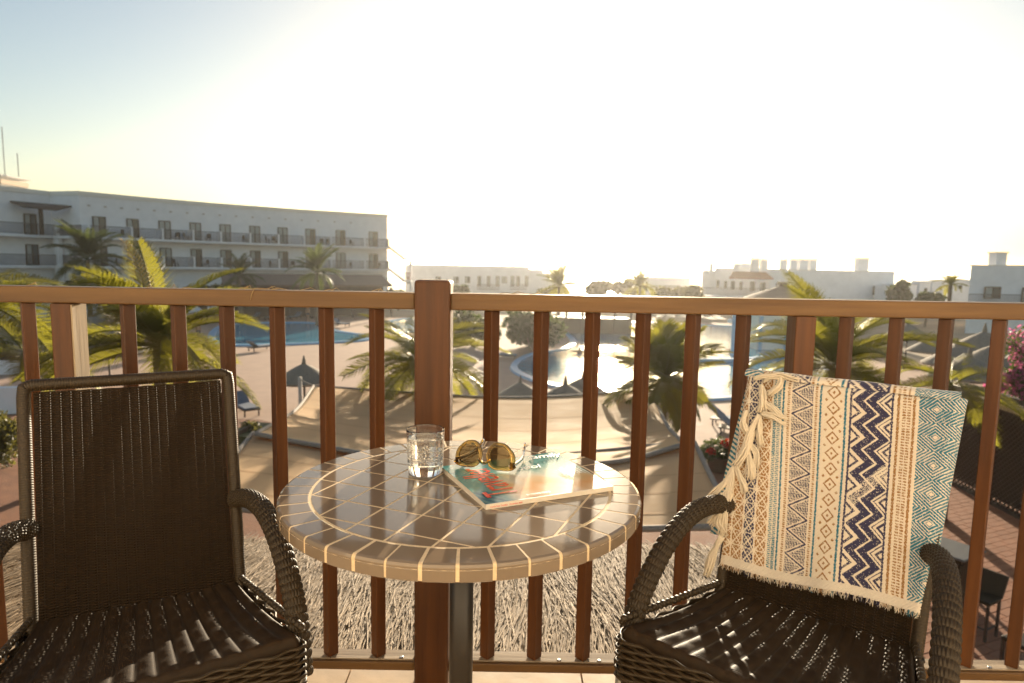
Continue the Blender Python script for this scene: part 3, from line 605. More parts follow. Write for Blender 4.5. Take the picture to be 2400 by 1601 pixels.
# people, far away
def person(loc, pose, m, label, rz=0, s=1.0):
    V = {'hip': (0, 0, .92), 'belly': (0, .0, 1.12), 'chest': (0, .0, 1.32), 'neck': (0, 0, 1.5), 'head': (0, -.01, 1.62), 'top': (0, 0, 1.72),
         'ls': (-.17, 0, 1.42), 'le': (-.24, .02, 1.15), 'lh': (-.22, -.06, .88), 'rs': (.17, 0, 1.42), 're': (.24, .02, 1.15), 'rh': (.22, -.06, .88),
         'lhp': (-.09, 0, .88), 'lk': (-.10, -.02, .48), 'la': (-.10, .02, .08), 'lt': (-.1, -.12, .04), 'rhp': (.09, 0, .88), 'rk': (.10, -.02, .48), 'ra': (.10, .02, .08), 'rt': (.1, -.12, .04)}
    if pose == 'swim':
        for k, v in {'le': (-.42, -.1, 1.42), 'lh': (-.66, -.18, 1.5), 're': (.42, -.1, 1.42), 'rh': (.66, -.18, 1.5)}.items(): V[k] = v
    rad = {'hip': .13, 'belly': .12, 'chest': .145, 'neck': .055, 'head': .10, 'top': .075, 'ls': .06, 'le': .042, 'lh': .035, 'rs': .06, 're': .042, 'rh': .035, 'lhp': .085, 'lk': .058, 'la': .04, 'lt': .035, 'rhp': .085, 'rk': .058, 'ra': .04, 'rt': .035}
    E_ = [('hip', 'belly'), ('belly', 'chest'), ('chest', 'neck'), ('neck', 'head'), ('head', 'top'), ('chest', 'ls'), ('ls', 'le'), ('le', 'lh'), ('chest', 'rs'), ('rs', 're'), ('re', 'rh'), ('hip', 'lhp'), ('lhp', 'lk'), ('lk', 'la'), ('la', 'lt'), ('hip', 'rhp'), ('rhp', 'rk'), ('rk', 'ra'), ('ra', 'rt')]
    ks = list(V); me = bpy.data.meshes.new('person'); me.from_pydata([V[k] for k in ks], [(ks.index(a), ks.index(b)) for a, b in E_], [])
    me.materials.append(m); o = link('person', me); o.modifiers.new('skin', 'SKIN'); o.modifiers.new('sub', 'SUBSURF').levels = 1; o.modifiers['sub'].render_levels = 1
    sk = me.skin_vertices[0].data
    for i, k in enumerate(ks): sk[i].radius = (rad[k],)*2; sk[i].use_root = (k == 'hip')
    o.location = loc; o.rotation_euler = (0, 0, rz); o.scale = (s,)*3
    tag(o, label, 'person')
    MB().lathe([(.12, .80), (.175, .84), (.17, .98), (.135, 1.04)], 12).build('swimwear', M['swim'], o)
    return o
p = at(1358, 828, z=GZ+.05); person((p[0], p[1], GZ+.05-1.28), 'swim', M['skindark'], 'dark silhouetted swimmer with arms spread in the sun glitter')
p = at(1715, 826, z=GZ+.05); person((p[0], p[1], GZ+.05-1.2), 'swim', M['skin'], 'reddish swimmer near the pale dividing wall of the lagoon')
p = at(1818, 800, z=GZ+.1); person((p[0], p[1], GZ+.1), 'stand', M['skin'], 'person standing at the edge of the lagoon beside the intermediate post')
p = at(465, 806, z=GZ); person((p[0], p[1], GZ), 'stand', M['skin'], 'person walking by the near edge of the blue pool', R(70))
p = at(722, 756, z=GZ); person((p[0], p[1], GZ), 'stand', M['skin'], 'person on the far side of the blue pool', R(150))
for i, (px, py) in enumerate(((1560, 742), (1583, 744), (1612, 741), (1668, 742))):
    p = at(px, py, z=GZ); person((p[0], p[1], GZ), 'stand', M['skin' if i % 2 else 'skindark'], ('person on the sunlit far deck nearest the fan palm', 'second person from the fan palm on the far deck', 'person before the loungers on the far deck', 'person on the far deck near the pale column')[i], i*1.3)

# ------------------------------------------------------------------ shade sails
def catmull(P, n):
    P = np.array(P); P = np.vstack([2*P[0]-P[1], P, 2*P[-1]-P[-2]]); out = []
    m = len(P)-3
    for q in np.linspace(0, m, n):
        i = min(int(q), m-1); t = q-i; a, b, c, d = P[i:i+4]
        out.append(.5*((2*b)+(-a+c)*t+(2*a-5*b+4*c-d)*t*t+(-a+3*b-3*c+d)*t**3))
    return np.array(out)
def coons(T, B, L_, R_, nu, nv, sag):
    T, B, L_, R_ = catmull(T, nu), catmull(B, nu), catmull(L_, nv), catmull(R_, nv); u = np.linspace(0, 1, nu)[:, None, None]; v = np.linspace(0, 1, nv)[None, :, None]
    S = (1-v)*T[:, None]+v*B[:, None]+(1-u)*L_[None]+u*R_[None]-((1-u)*(1-v)*T[0]+u*(1-v)*T[-1]+(1-u)*v*B[0]+u*v*B[-1])
    S[:, :, 2] -= (sag*16*u*(1-u)*v*(1-v))[:, :, 0]; return S
def sail(name, T, B, L_, R_, sag, label, seams):
    t = empty(name, (0, 0, 0), 0, label, 'shade sail'); nu, nv = 60, 40; S = coons(T, B, L_, R_, nu, nv, sag)
    o = link('cloth', mesh('cloth', S.reshape(-1, 3), gridfaces(nu, nv), M['sail'], True), t); sm = o.modifiers.new('solid', 'SOLIDIFY'); sm.thickness = .004
    for e in (S[:, 0], S[:, -1], S[0], S[-1]): MB().tube(e, .045, 6).build('edge_rope', M['rope'], t, smooth=True)
    for v in seams:
        j = int(v*(nv-1)); E2 = S[:, j]; V = []; 
        for k, p in enumerate(E2): V += [(p[0], p[1]-.014, p[2]+.009), (p[0], p[1]+.014, p[2]+.009)]
        link('seam', mesh('seam', V, [(2*k, 2*k+2, 2*k+3, 2*k+1) for k in range(nu-1)], M['seam']), t)
    return t
def A(x, y, z=None, Y=None): return at(x, y, z=z, Y=Y)
TL, TR = A(735, 905, Y=20), A(1528, 915, Y=18.5)
BR, BL = A(1605, 1042, z=-2.0), A(600, 1017, z=-2.0)
sail('shade_sail', [TL, A(1180, 932, Y=18.6), TR], [BL, A(726, 1041, z=-2.15), A(1090, 1096, z=-2.3), A(1427, 1084, z=-2.2), BR], [TL, A(692, 962, Y=15.8), BL], [TR, A(1562, 994, Y=14.8), BR], .03, 'tan shade sail farther from the balcony with a rope edge', (.12, .3, .45, .62, .8))
FL, FRt = A(430, 1180, z=-2.05), A(1735, 1235, z=-2.1)
b0, b1 = BL+np.array([-.25, .5, -.12]), BR+np.array([.35, .6, -.12])
sail('shade_sail', [b0, (b0+b1)/2+np.array([0, .2, -.45]), b1], [FL, A(1090, 1240, z=-2.35), FRt], [b0, (b0+FL)/2+np.array([.08, 0, .03]), FL], [b1, A(1672, 1128, z=-2.02), FRt], .0, 'tan shade sail nearer to the balcony, its front edge below the table top', (.2, .42, .64, .85))
for (x, y, Y, lab) in ((703, 884, 20.8, 'thin pale post holding the left tip of the far shade sail'), (1563, 912, 18.9, 'pale post holding the tip of the far shade sail beside the fan palm')):
    p = at(x, y, Y=Y); t = empty('sail_post', (p[0], p[1], GZ), 0, lab, 'post'); MB().tube([(0, 0, 0), (0, 0, p[2]-GZ)], .06, 10).build('shaft', M['concrete'], t, smooth=True)
    q = TL if x < 1000 else TR
    MB().tube([(0, 0, p[2]-GZ-.08), tuple((q-np.array([p[0], p[1], GZ])))], .015, 5).build('tie_rope', M['rope'], t)
# ------------------------------------------------------------------ lattice screen, flowers, bar table (lower right)
ls = empty('lattice_screen', (0, 0, 0), 0, 'dark diagonal lattice screen with a planter trough on top', 'screen')
a, b = at(2195, 1118, z=GZ), at(2470, 1262, z=GZ); d = (b-a)[:2]; L = np.linalg.norm(d); rz = math.atan2(d[1], d[0]); H = 2.75; c = (a+b)/2
ux = d/L; nx = np.array([ux[1], -ux[0]])
mb = MB()
def LP(s, z, o=0): return (a[0]+ux[0]*s+nx[0]*o, a[1]+ux[1]*s+nx[1]*o, GZ+z)
for sg in (1, -1):
    k = -H
    while k < L+H:
        s0, z0_, s1, z1_ = k, .1, k+H, H-.1
        if sg < 0: z0_, z1_ = z1_, z0_
        def clip(sv): return min(max(sv, 0), L)
        f0 = (clip(s0)-s0)/(s1-s0); f1 = (clip(s1)-s0)/(s1-s0)
        if f1 > f0+.01:
            mb.tube([LP(s0+(s1-s0)*f0, z0_+(z1_-z0_)*f0, .02*sg), LP(s0+(s1-s0)*f1, z0_+(z1_-z0_)*f1, .02*sg)], .022, 4)
        k += .16
tag(mb.build('lattice_slats', M['brown'], ls), kind='stuff')
for z in (.06, H-.05): MB().box((c[0], c[1], GZ+z), (L, .10, .12), rz).build('frame_rail', M['brown'], ls)
for s in (0, L*.5, L): p = LP(s, H/2); MB().box(p, (.12, .12, H), rz).build('frame_post', M['brown'], ls)
p = LP(L/2, H/2, -.35); MB().box(p, (L-.02, .04, H-.2), rz).build('back_board', M['brown'], ls)
for o_ in (.06, -.9): p = LP(L/2, H+.04, o_); MB().box(p, (L, .14, .16), rz).build('planter_rim', M['weathered'] if o_ > 0 else M['brown'], ls)
p = LP(L/2, H-.1, -.45); MB().box(p, (L-.05, .8, .06), rz).build('planter_soil', M['darkgreen'], ls)
bv = empty('bougainvillea', tuple(at(2410, 870, Y=17.6)), 0, 'pink flowering bougainvillea above the lattice screen', 'shrub')
cs_ = [(.25, .2, .75, .9, .7, .5), (.5, .3, .1, .8, .6, .55), (.0, 0, .35, .5, .5, .45), (.6, .2, -.5, .9, .5, .4), (-.35, -.1, -.15, .35, .3, .25), (-.1, 0, -.45, .5, .4, .3)]
V, Fq = leafcloud(cs_, 2600, .085, 3); link('foliage', mesh('foliage', V, Fq, M['leafdark']), bv)
V, Fq = leafcloud([(x, y-.1, z, a_*1.02, b_*1.02, c_*1.04) for x, y, z, a_, b_, c_ in cs_]+[(-.85, -.2, -.15, .18, .18, .13), (-1.0, -.2, -.42, .28, .2, .16)], 5200, .055, 4); link('blossom', mesh('blossom', V, Fq, M['pink']), bv)
MB().tube([(.3, .2, -2.3), (.1, .1, -1), (-.2, 0, -.2), (-.9, -.2, -.35)], [.05, .04, .025, .01], 6).build('stem', M['trunk'], bv)
gp = at(1686, 1082, z=GZ+.3); gt = empty('geranium', (gp[0], gp[1], GZ), 0, 'dark planter of red geraniums beside the corner of the near shade sail', 'plant')
MB().lathe([(.3, 0), (.42, .45), (.45, .5), (.40, .5), (.36, .42)], 16, (0, 0, 0)).build('pot', M['brown'], gt)
V, Fq = leafcloud([(0, 0, .75, .55, .5, .3), (.35, 0, .6, .4, .4, .3), (-.4, 0, .55, .35, .4, .25)], 1500, .075, 8); link('foliage', mesh('foliage', V, Fq, M['leafdark']), gt)
V, Fq = leafcloud([(.1, -.3, .95, .2, .2, .14), (.45, -.2, .8, .18, .2, .14), (-.35, -.3, .7, .15, .15, .1), (.5, -.2, 1.2, .12, .15, .2), (.2, -.35, .35, .13, .1, .12), (.62, -.3, .5, .13, .1, .12)], 700, .06, 9); link('blossom', mesh('blossom', V, Fq, M['red']), gt)

bt = empty('bar_table', tuple(np.append(at(2228, 1283, z=-4.1)[:2], GZ)), R(32), 'slate topped tall bar table on the red brick patio', 'table')
MB().box((0, 0, 1.03), (.86, .86, .04)).build('tabletop', M['slate'], bt, bevel=.01); MB().box((0, 0, .96), (.7, .7, .08)).build('apron', M['wicker2'], bt)
for x in (-.36, .36):
    for y in (-.36, .36): MB().box((x, y, .46), (.07, .07, .92)).build('leg', M['wicker2'], bt)
MB().box((0, 0, .48), (.5, .5, .9)).build('pedestal', M['wicker2'], bt)
def barchair(px, py, z, rz, label):
    p = at(px, py, z=z); t = empty('bar_chair', (p[0], p[1], GZ), rz, label, 'chair', 'dark wicker bar chairs on the patio')
    MB().box((0, 0, .72), (.42, .42, .07)).build('seat', M['wicker2'], t, bevel=.02)
    mb = MB(); mb.add([(-.21, .19, .72), (.21, .19, .72), (.21, .25, .72), (-.21, .25, .72), (-.24, .30, 1.12), (.24, .30, 1.12), (.24, .345, 1.12), (-.24, .345, 1.12)], [(0, 3, 2, 1), (4, 5, 6, 7), (0, 1, 5, 4), (1, 2, 6, 5), (2, 3, 7, 6), (3, 0, 4, 7)]); mb.build('backrest', M['wicker2'], t, bevel=.012)
    for x in (-.18, .18):
        for y in (-.18, .2): MB().box((x, y, .345), (.04, .04, .69)).build('leg', M['brown'], t)
    for x in (-.18, .18): MB().box((x, .01, .25), (.025, .36, .025)).build('stretcher', M['brown'], t)
    MB().box((0, -.18, .25), (.34, .025, .025)).build('footrest', M['brown'], t)
barchair(2302, 1400, GZ+.72, R(-60), 'dark wicker bar chair next to the slate topped table'); barchair(2400, 1505, GZ+.72, R(-160), 'dark wicker bar chair cut off by the edge of the view')

# ------------------------------------------------------------------ thatched roof below the balcony
tr = empty('thatched_roof', (0, 1.9, -.3), 0, 'straw thatched roof right below the balcony railing', 'roof')
def rz_(y): return -.27-(y-1.85)*.195
nS = 34000; rs = np.random.RandomState(5)
y0 = rs.uniform(1.84, 4.12, nS); xr = 1.36+.09*(y0-1.85); x0 = -3.9+rs.uniform(0, 1, nS)*(xr+3.9); ln = np.minimum(rs.uniform(.18, .55, nS), 4.42-y0+rs.uniform(-.1, .05, nS)); tl = rs.normal(0, .09, nS)+.10*np.sin(x0*5+y0*3)
p0 = np.stack([x0, y0, rz_(y0)+rs.uniform(0, .03, nS)+.016*np.sin(x0*9+np.sin(y0*4)*2)*np.sin(y0*7+x0*2)], 1); y1 = y0+ln*np.cos(tl); p1 = np.stack([x0+ln*np.sin(tl), y1, rz_(y1)+rs.uniform(-.02, .05, nS)], 1)
rad = rs.uniform(.0013, .0034, (nS, 1)); Vs = []
for P_ in (p0, p1):
    for k in range(3): Vs.append(P_+np.array([math.cos(k*2.094+.5), 0, math.sin(k*2.094+.5)])*rad)
V = np.stack(Vs, 1).reshape(-1, 3); b_ = np.arange(nS)[:, None]*6
Fq = np.concatenate([b_+np.array([[0, 1, 4, 3]]), b_+np.array([[1, 2, 5, 4]]), b_+np.array([[2, 0, 3, 5]])], 0)
m, t, b = newmat('straw_strands'); g_ = t.nodes.new('ShaderNodeNewGeometry'); rp = t.nodes.new('ShaderNodeValToRGB')
for e, (pos, col) in zip((rp.color_ramp.elements[0], rp.color_ramp.elements[1]), ((0, (.15, .094, .042)), (1, (.29, .19, .092)))): e.position = pos; e.color = (*col, 1)
t.links.new(g_.outputs['Random Per Island'], rp.inputs[0]); t.links.new(rp.outputs[0], b.inputs['Base Color']); b.inputs['Roughness'].default_value = .75
M['straw'] = m
tag(link('straw', mesh('straw', V-np.array([0, 1.9, -.3]), Fq, m), tr), kind='stuff')
mb = MB(); mb.add([(-3.9, 1.84, -.36), (1.36, 1.84, -.36), (1.58, 4.28, -.84), (-3.9, 4.28, -.84), (-3.9, 1.84, -.275), (1.36, 1.84, -.275), (1.58, 4.28, -.755), (-3.9, 4.28, -.755)], [(0, 3, 2, 1), (4, 5, 6, 7), (0, 1, 5, 4), (1, 2, 6, 5), (2, 3, 7, 6), (3, 0, 4, 7)])
o = mb.build('roof_deck', M['thatch'], tr, loc=(0, -1.9, .3))

# ------------------------------------------------------------------ balcony
fl = tag(MB().box((0, .45, -.12), (8, 2.74, .22)).build('floor', M['grout']), kind='structure')
ft = MB().box((0, 0, 0), (.322, .322, .012)).build('tile', M['floor_tile']).data; bpy.data.objects.remove(bpy.data.objects['tile'])
for i in range(-8, 9):
    for j in range(0, 7):
        o = link('tile', ft, fl); o.location = (.049+i*.327, 1.645-j*.327, -.004); 
tag(MB().box((0, -.85, 1.75), (8, .2, 3.9)).build('wall', M['cream_wall']), kind='structure')

rl = empty('railing', (0, 1.72, 0), 0, 'brown wooden balcony railing with square balusters set cornerwise', 'railing')
def RB(c, d, name, m, bevel=.003, rz=0, label=None):
    o = MB().box((0, 0, 0), d, 0).build(name, m, rl, bevel=bevel); o.location = (c[0], c[1]-1.72, c[2]); o.rotation_euler = (0, 0, rz)
    if label: o['label'] = label
    return o
RB((-1.73, 1.727, 1.055), (2.96, .055, .043), 'top_rail', M['rail_h'], .004); RB((1.375, 1.727, 1.055), (3.07, .055, .043), 'top_rail', M['rail_h'], .004)
RB((-1.73, 1.727, .056), (2.96, .054, .025), 'bottom_rail', M['rail_h'], .003); RB((1.375, 1.727, .056), (3.07, .054, .025), 'bottom_rail', M['rail_h'], .003)
for x0, x1 in ((-3.2, -.255), (-.155, 2.9)):
    RB(((x0+x1)/2, 1.7315, .0705), (x1-x0, .044, .0035), 'bottom_board', M['weathered'], 0)
RB((-.204, 1.727, .545), (.092, .092, 1.13), 'post', M['rail_v'], .008)
RB((-1.129, 1.722, .5535), (.004, .057, .955), 'post_side_board', M['weathered_v'], 0, label='weathered grey board on the side of the post')
RB((-1.157, 1.722, .5535), (.052, .06, .96), 'post', M['rail_v'], .003); RB((.752, 1.722, .5535), (.052, .06, .96), 'post', M['rail_v'], .003)
bm_ = MB().box((0, 0, 0), (.0300, .0300, .959)).build('baluster', M['rail_v']).data; bpy.data.objects.remove(bpy.data.objects['baluster'])
for x in (-1.92, -1.79, -1.66, -1.53, -1.40, -1.267, -1.007, -.875, -.746, -.617, -.486, -.354, -.052, .077, .211, .342, .473, .602, .873, 1.002, 1.132, 1.272, 1.40, 1.53, 1.66, 1.79):
    o = link('baluster', bm_, rl); o.location = (x+random.uniform(-.002, .002), 1.729-1.72, .5525); o.rotation_euler = (0, 0, R(45+random.uniform(-2, 2)))
    bv_ = o.modifiers.new('bevel', 'BEVEL'); bv_.width = .0015; bv_.segments = 1
for x in (-.285, -.115, .135, .26, -.68, .55, 1.33):
    o = MB().lathe([(.0, 0), (.006, 0), (.006, .0022), (.004, .0034), (0, .0034)], 10).build('bolt', M['steel'], rl); o.location = (x+random.uniform(-.01, .01), 1.716-1.72, .0722)
# dry straw bits that lie on the rail
rn = random.Random(4); mb = MB()
for (cx, n) in ((-.665, 16), (-.90, 3), (-1.22, 2), (-.52, 3), (-.35, 2), (-.05, 3), (.02, 2)):
    for k in range(n):
        x = cx+rn.uniform(-.05, .05); l = rn.uniform(.012, .05); a = rn.uniform(-.6, .6)
        mb.tube([(x, 1.71+rn.uniform(0, .02), 1.0775), (x+l*.5*math.cos(a), 1.712+rn.uniform(0, .02), 1.079+rn.uniform(0, .008)), (x+l*math.cos(a), 1.712+l*math.sin(a)*.3, 1.0785)], [.0009, .0008, .0004], 4)
mb.tube([(-.655, 1.712, 1.079), (-.66, 1.697, 1.081), (-.667, 1.695, 1.065), (-.67, 1.6965, 1.05)], [.0014, .0012, .001, .0005], 4)
tag(tag(mb.build('dry_straw', M['dryleaf']), 'bits of dry straw lying on the wooden hand rail', 'straw'), kind='stuff')

# ------------------------------------------------------------------ wicker chair
BZ0, BZ1, LEAN = .40, .88, .16
def bk(x, s, n=0):     # point on the backrest: s along the slope 0..1, n off the face towards the sitter
    nn = np.array([0, -.949, .316]); return np.array([x, LEAN*s, BZ0+(BZ1-BZ0)*s])+nn*n
def ribbon_set(rows, segs, fpos, fnorm, rad, amp, stakes):
    """undulating wicker strands as diamond-section tubes; fpos(row, t) -> centre, fnorm(row, t) -> normal, up"""
    V = []; Fq = []; base_ = 0
    t = np.linspace(0, 1, segs)
    for j in range(rows):
        Cn, Nn, Uu = fpos(j, t), *fnorm(j, t); off = amp*np.sin(math.pi*(t*stakes+j))[:, None]
        Cc = Cn+Nn*off
        r4 = np.stack([Cc+Nn*rad*.9, Cc+Uu*rad*1.15, Cc-Nn*rad*.9, Cc-Uu*rad*1.15], 1)
        V.append(r4.reshape(-1, 3)); Fq.append(gridfaces(segs, 4, False, True, base_)); base_ += segs*4
    return np.concatenate(V), np.concatenate(Fq)
def make_chair():
    t = empty('wicker_chair', (0, 0, 0), 0, 'x', 'chair', 'dark wicker armchairs beside the table')
    # woven back
    ROWS = 172; X0 = .187; nrm = np.array([0, -.949, .316]); upv = np.array([0, .316, .949])
    def fp(j, q): s = .005+.945*j/(ROWS-1); xx = X0*(-1+2*q); return np.stack([xx, LEAN*s+0*xx, BZ0+(BZ1-BZ0)*s+0*xx], 1)+nrm*(.006-.014*(1-(2*q-1)**2))[:, None]
    def fn(j, q): return np.tile(nrm, (len(q), 1)), np.tile(upv, (len(q), 1))
    V, Fq = ribbon_set(ROWS, 20*4+1, fp, fn, .00147, .0031, 20)
    tag(link('back_weave', mesh('back_weave', V, Fq, M['wicker'], True), t), kind='stuff')
    mb = MB()
    for k in range(20):
        q = (k+.5)/20; x = X0*(-1+2*q); n_ = .006-.014*(1-(2*q-1)**2); mb.tube([bk(x, 0, n_), bk(x, .5, n_), bk(x, .95, n_)], .0026, 5)
    tag(mb.build('back_stakes', M['wicker'], t, smooth=True), kind='stuff')
    # wrapped frame of the back
    path = [bk(-.197, -.12), bk(-.200, 0), bk(-.203, .5), bk(-.205, .93), bk(-.203, .975), bk(-.19, .985), bk(.19, .985), bk(.203, .975), bk(.205, .93), bk(.203, .5), bk(.200, 0), bk(.197, -.12)]
    P = []
    for a_, b_2 in zip(path[:-1], path[1:]):
        m_ = max(2, int(np.linalg.norm(b_2-a_)/.0017)); P += [a_+(b_2-a_)*k/m_ for k in range(m_)]
    P.append(path[-1]); P = np.array(P); rr = .0148+.0010*np.where(np.arange(len(P)) % 3 == 0, -1, .4)
    MB().tube(P, rr, 10, sq=(1.0, .9)).build('back_frame', M['wicker2'], t, smooth=True)
    # seat with woven ribs
    NR = 15; nu = NR*8+1; nv = 260; u = np.linspace(0, 1, nu)[:, None]; v = np.linspace(0, 1, nv)[None, :]
    hw = .192+(.262-.192)*v; X = (2*u-1)*hw; Yy = .02-.40*v+0*u; Z = .405+.042*v-.012*np.sin(math.pi*v)-.010*np.sin(math.pi*u)+.0
    rib = np.abs(np.sin(math.pi*NR*u)); Z = Z+(.0042*rib**.6+.0011*np.sin(2*math.pi*v*84+math.pi*np.floor(NR*u))*rib)*np.clip((1-v)/.07, 0, 1)
    roll = np.clip((v-.95)/.05, 0, 1); Z = Z-.024*roll**2
    eu = np.clip((np.abs(2*u-1)-.94)/.06, 0, 1); Z = Z-.014*eu**2
    S = np.stack([X, Yy, Z], -1); o = link('seat', mesh('seat', S.reshape(-1, 3), gridfaces(nu, nv), M['wicker'], True), t)
    # woven apron round front and sides
    pth = [np.array(p) for p in ((-.205, .03), (-.222, -.10), (-.243, -.24), (-.262, -.345), (-.262, -.378), (-.248, -.392), (-.215, -.395), (0, -.398), (.215, -.395), (.248, -.392), (.262, -.378), (.262, -.345), (.243, -.24), (.222, -.10), (.205, .03))]
    seg = np.array([0]+[np.linalg.norm(b_2-a_) for a_, b_2 in zip(pth[:-1], pth[1:])]); cum = np.cumsum(seg); cum /= cum[-1]; pth = np.array(pth)
    def apos(j, q):
        x = np.interp(q, cum, pth[:, 0]); y = np.interp(q, cum, pth[:, 1]); z = .432+.0*q-(-.0+ .0)*q; zt = .395+.042*np.clip((.02-y)/.40, 0, 1)-.006
        return np.stack([x, y, zt-.0074*j], 1)
    def anrm(j, q):
        e = 1e-3; d = apos(j, np.clip(q+e, 0, 1))-apos(j, np.clip(q-e, 0, 1)); d /= np.linalg.norm(d, axis=1)[:, None]
        return np.stack([d[:, 1], -d[:, 0], 0*q], 1), np.tile(np.array([0, 0, 1.0]), (len(q), 1))
    V, Fq = ribbon_set(12, 44*5+1, apos, anrm, .0036, .0042, 44)
    tag(link('apron_weave', mesh('apron_weave', V, Fq, M['wicker2'], True), t), kind='stuff')
    V = []
    for p in pth: V += [(p[0]*.985, p[1]*.985, .395+.03*min(1, max(0, (.02-p[1])/.4))), (p[0]*.985, p[1]*.985, .32)]
    link('apron_core', mesh('apron_core', V, [(2*i, 2*i+2, 2*i+3, 2*i+1) for i in range(len(pth)-1)], M['wicker']), t)
    # braided edge of the seat sides
    for s_ in (-1, 1):
        P = [(s_*(.194+.07*q), .02-.385*q, .412+.040*q+.0035*math.sin(q*150)) for q in np.linspace(0, 1, 160)]
        MB().tube(P, .006+.0018*np.sin(np.linspace(0, 150, 160)*1.0), 6).build('seat_edging', M['wicker2'], t, smooth=True)
    # arms: woven tubes
    ap = [(.20, .06, .585), (.224, .0, .60), (.242, -.08, .598), (.255, -.165, .565), (.263, -.245, .505), (.266, -.305, .435), (.264, -.345, .345)]
    for s_ in (-1, 1):
        n = 420; Cc = catmull([(s_*x, y, z) for x, y, z in ap], n); na = 96; T = np.gradient(Cc, axis=0); T /= np.linalg.norm(T, axis=1)[:, None]
        ref = np.array([s_*1.0, 0, 0]); A_ = np.cross(T, ref); A_ /= np.linalg.norm(A_, axis=1)[:, None]; B_ = np.cross(A_, T)
        th = np.linspace(0, 2*math.pi, na, endpoint=False)[None, :]; sl_ = np.linspace(0, 1, n)[:, None]
        rowp = sl_*36; fl_ = np.floor(rowp); pinch = np.abs(np.sin(math.pi*rowp))**.6
        rad_ = .0170+.0034*np.abs(np.sin(11*th+(math.pi/2)*fl_))**.8*(.3+.7*pinch)+.0012*pinch
        S = Cc[:, None]+rad_[..., None]*(A_[:, None]*np.cos(th)[..., None]*1.05+B_[:, None]*np.sin(th)[..., None]*1.05)
        link('arm', mesh('arm', S.reshape(-1, 3), gridfaces(n, na, False, True), M['wicker2'], True), t)
    # legs
    for s_ in (-1, 1):
        MB().tube([(s_*.255, -.365, .36), (s_*.265, -.375, .0)], [.014, .011], 10).build('leg', M['leg'], t, smooth=True)
        MB().tube([(s_*.198, .0, .40), (s_*.205, .10, .0)], [.014, .012], 10).build('leg', M['leg'], t, smooth=True)
        P = np.array([(s_*.197, -.035, .345+k*.0016) for k in range(28)]); MB().tube(P, .0185+.001*np.where(np.arange(28) % 3 == 0, -1, .5), 10).build('joint_wrap', M['wicker2'], t, smooth=True)
    return t
CX2, CY2, CA2 = .660, 1.37, R(-38.5)
ch1 = make_chair(); ch1.location = (-.80, 1.38, 0); ch1.rotation_euler = (0, 0, R(30)); ch1['label'] = 'empty dark wicker armchair with bare woven back'
ch2 = copy_tree(ch1); ch2.location = (CX2, CY2, 0); ch2.rotation_euler = (0, 0, CA2); ch2['label'] = 'dark wicker armchair with the patterned towel over its back'
def c2w(p):
    c, s = math.cos(CA2), math.sin(CA2); return np.array([CX2+c*p[0]-s*p[1], CY2+s*p[0]+c*p[1], p[2]])

# ------------------------------------------------------------------ table
ZT, TR_, RI = .715, .348, .289; TC = np.array([-.093, 1.272])
tb_ = empty('bistro_table', (TC[0], TC[1], 0), 0, 'round tiled bistro table between the two wicker chairs', 'table')
MB().lathe([(0, .665), (.30, .668), (.338, .684), (.3474, .688), (.3474, ZT-.0055), (.3455, ZT-.0018), (.3425, ZT-.0004), (0, ZT-.0004)], 96).build('grout_bed', M['grout'], tb_, smooth=False)
NT = 40; g_ = .0028; mb = MB()
def rtile():
    a0, a1 = g_/TR_, 2*math.pi/NT-g_/TR_; n = 4; V = []; Fq = []
    prof_ = [(RI+.003, ZT-.006), (RI+.003, ZT-.0004), (RI+.0045, ZT), (TR_-.006, ZT), (TR_-.0018, ZT-.0018), (TR_, ZT-.006), (TR_, ZT-.0085), (TR_-.0008, ZT-.0095), (TR_, ZT-.0105), (TR_, ZT-.0275), (TR_-.002, ZT-.029), (TR_-.008, ZT-.029)]
    for k in range(n+1):
        a = a0+(a1-a0)*k/n
        for r_, z in prof_: V.append((r_*math.cos(a), r_*math.sin(a), z))
    m_ = len(prof_); Fq = [(k*m_+i, (k+1)*m_+i, (k+1)*m_+i+1, k*m_+i+1) for k in range(n) for i in range(m_-1)]
    Fq += [tuple(range(m_))[::-1], tuple(range(n*m_, n*m_+m_))]
    return mesh('rim_tile', V, [f[::-1] for f in Fq], M['tile'])
rt = rtile()
for k in range(NT):
    o = link('rim_tile', rt, tb_); o.rotation_euler = (0, 0, 2*math.pi*(k+.35)/NT+random.uniform(-.003, .003))
ang = R(67.6); e1 = np.array([math.cos(ang), math.sin(ang)]); e2 = np.array([-e1[1], e1[0]]); sp = .0795; gh = .0024
off1 = (.6436-TC@e2*-1*0)  # grid phase measured in the photograph
n1 = np.array([-math.sin(ang), math.cos(ang)]); ph1 = .6440-n1@TC; n2 = np.array([math.sin(R(22.8)), math.cos(R(22.8))]); ph2 = .9690-n2@TC
def clip_circle(poly, r):
    out = poly; N_ = 72
    for k in range(N_):
        a = 2*math.pi*k/N_; n_ = np.array([math.cos(a), math.sin(a)]); d_ = r*math.cos(math.pi/N_); new = []
        for i in range(len(out)):
            p, q = out[i], out[(i+1) % len(out)]; dp, dq = n_@p-d_, n_@q-d_
            if dp <= 0: new.append(p)
            if dp*dq < 0: new.append(p+(q-p)*dp/(dp-dq))
        out = new
        if len(out) < 3: return []
    return out
Bm = np.linalg.inv(np.array([n1, n2])); full = None
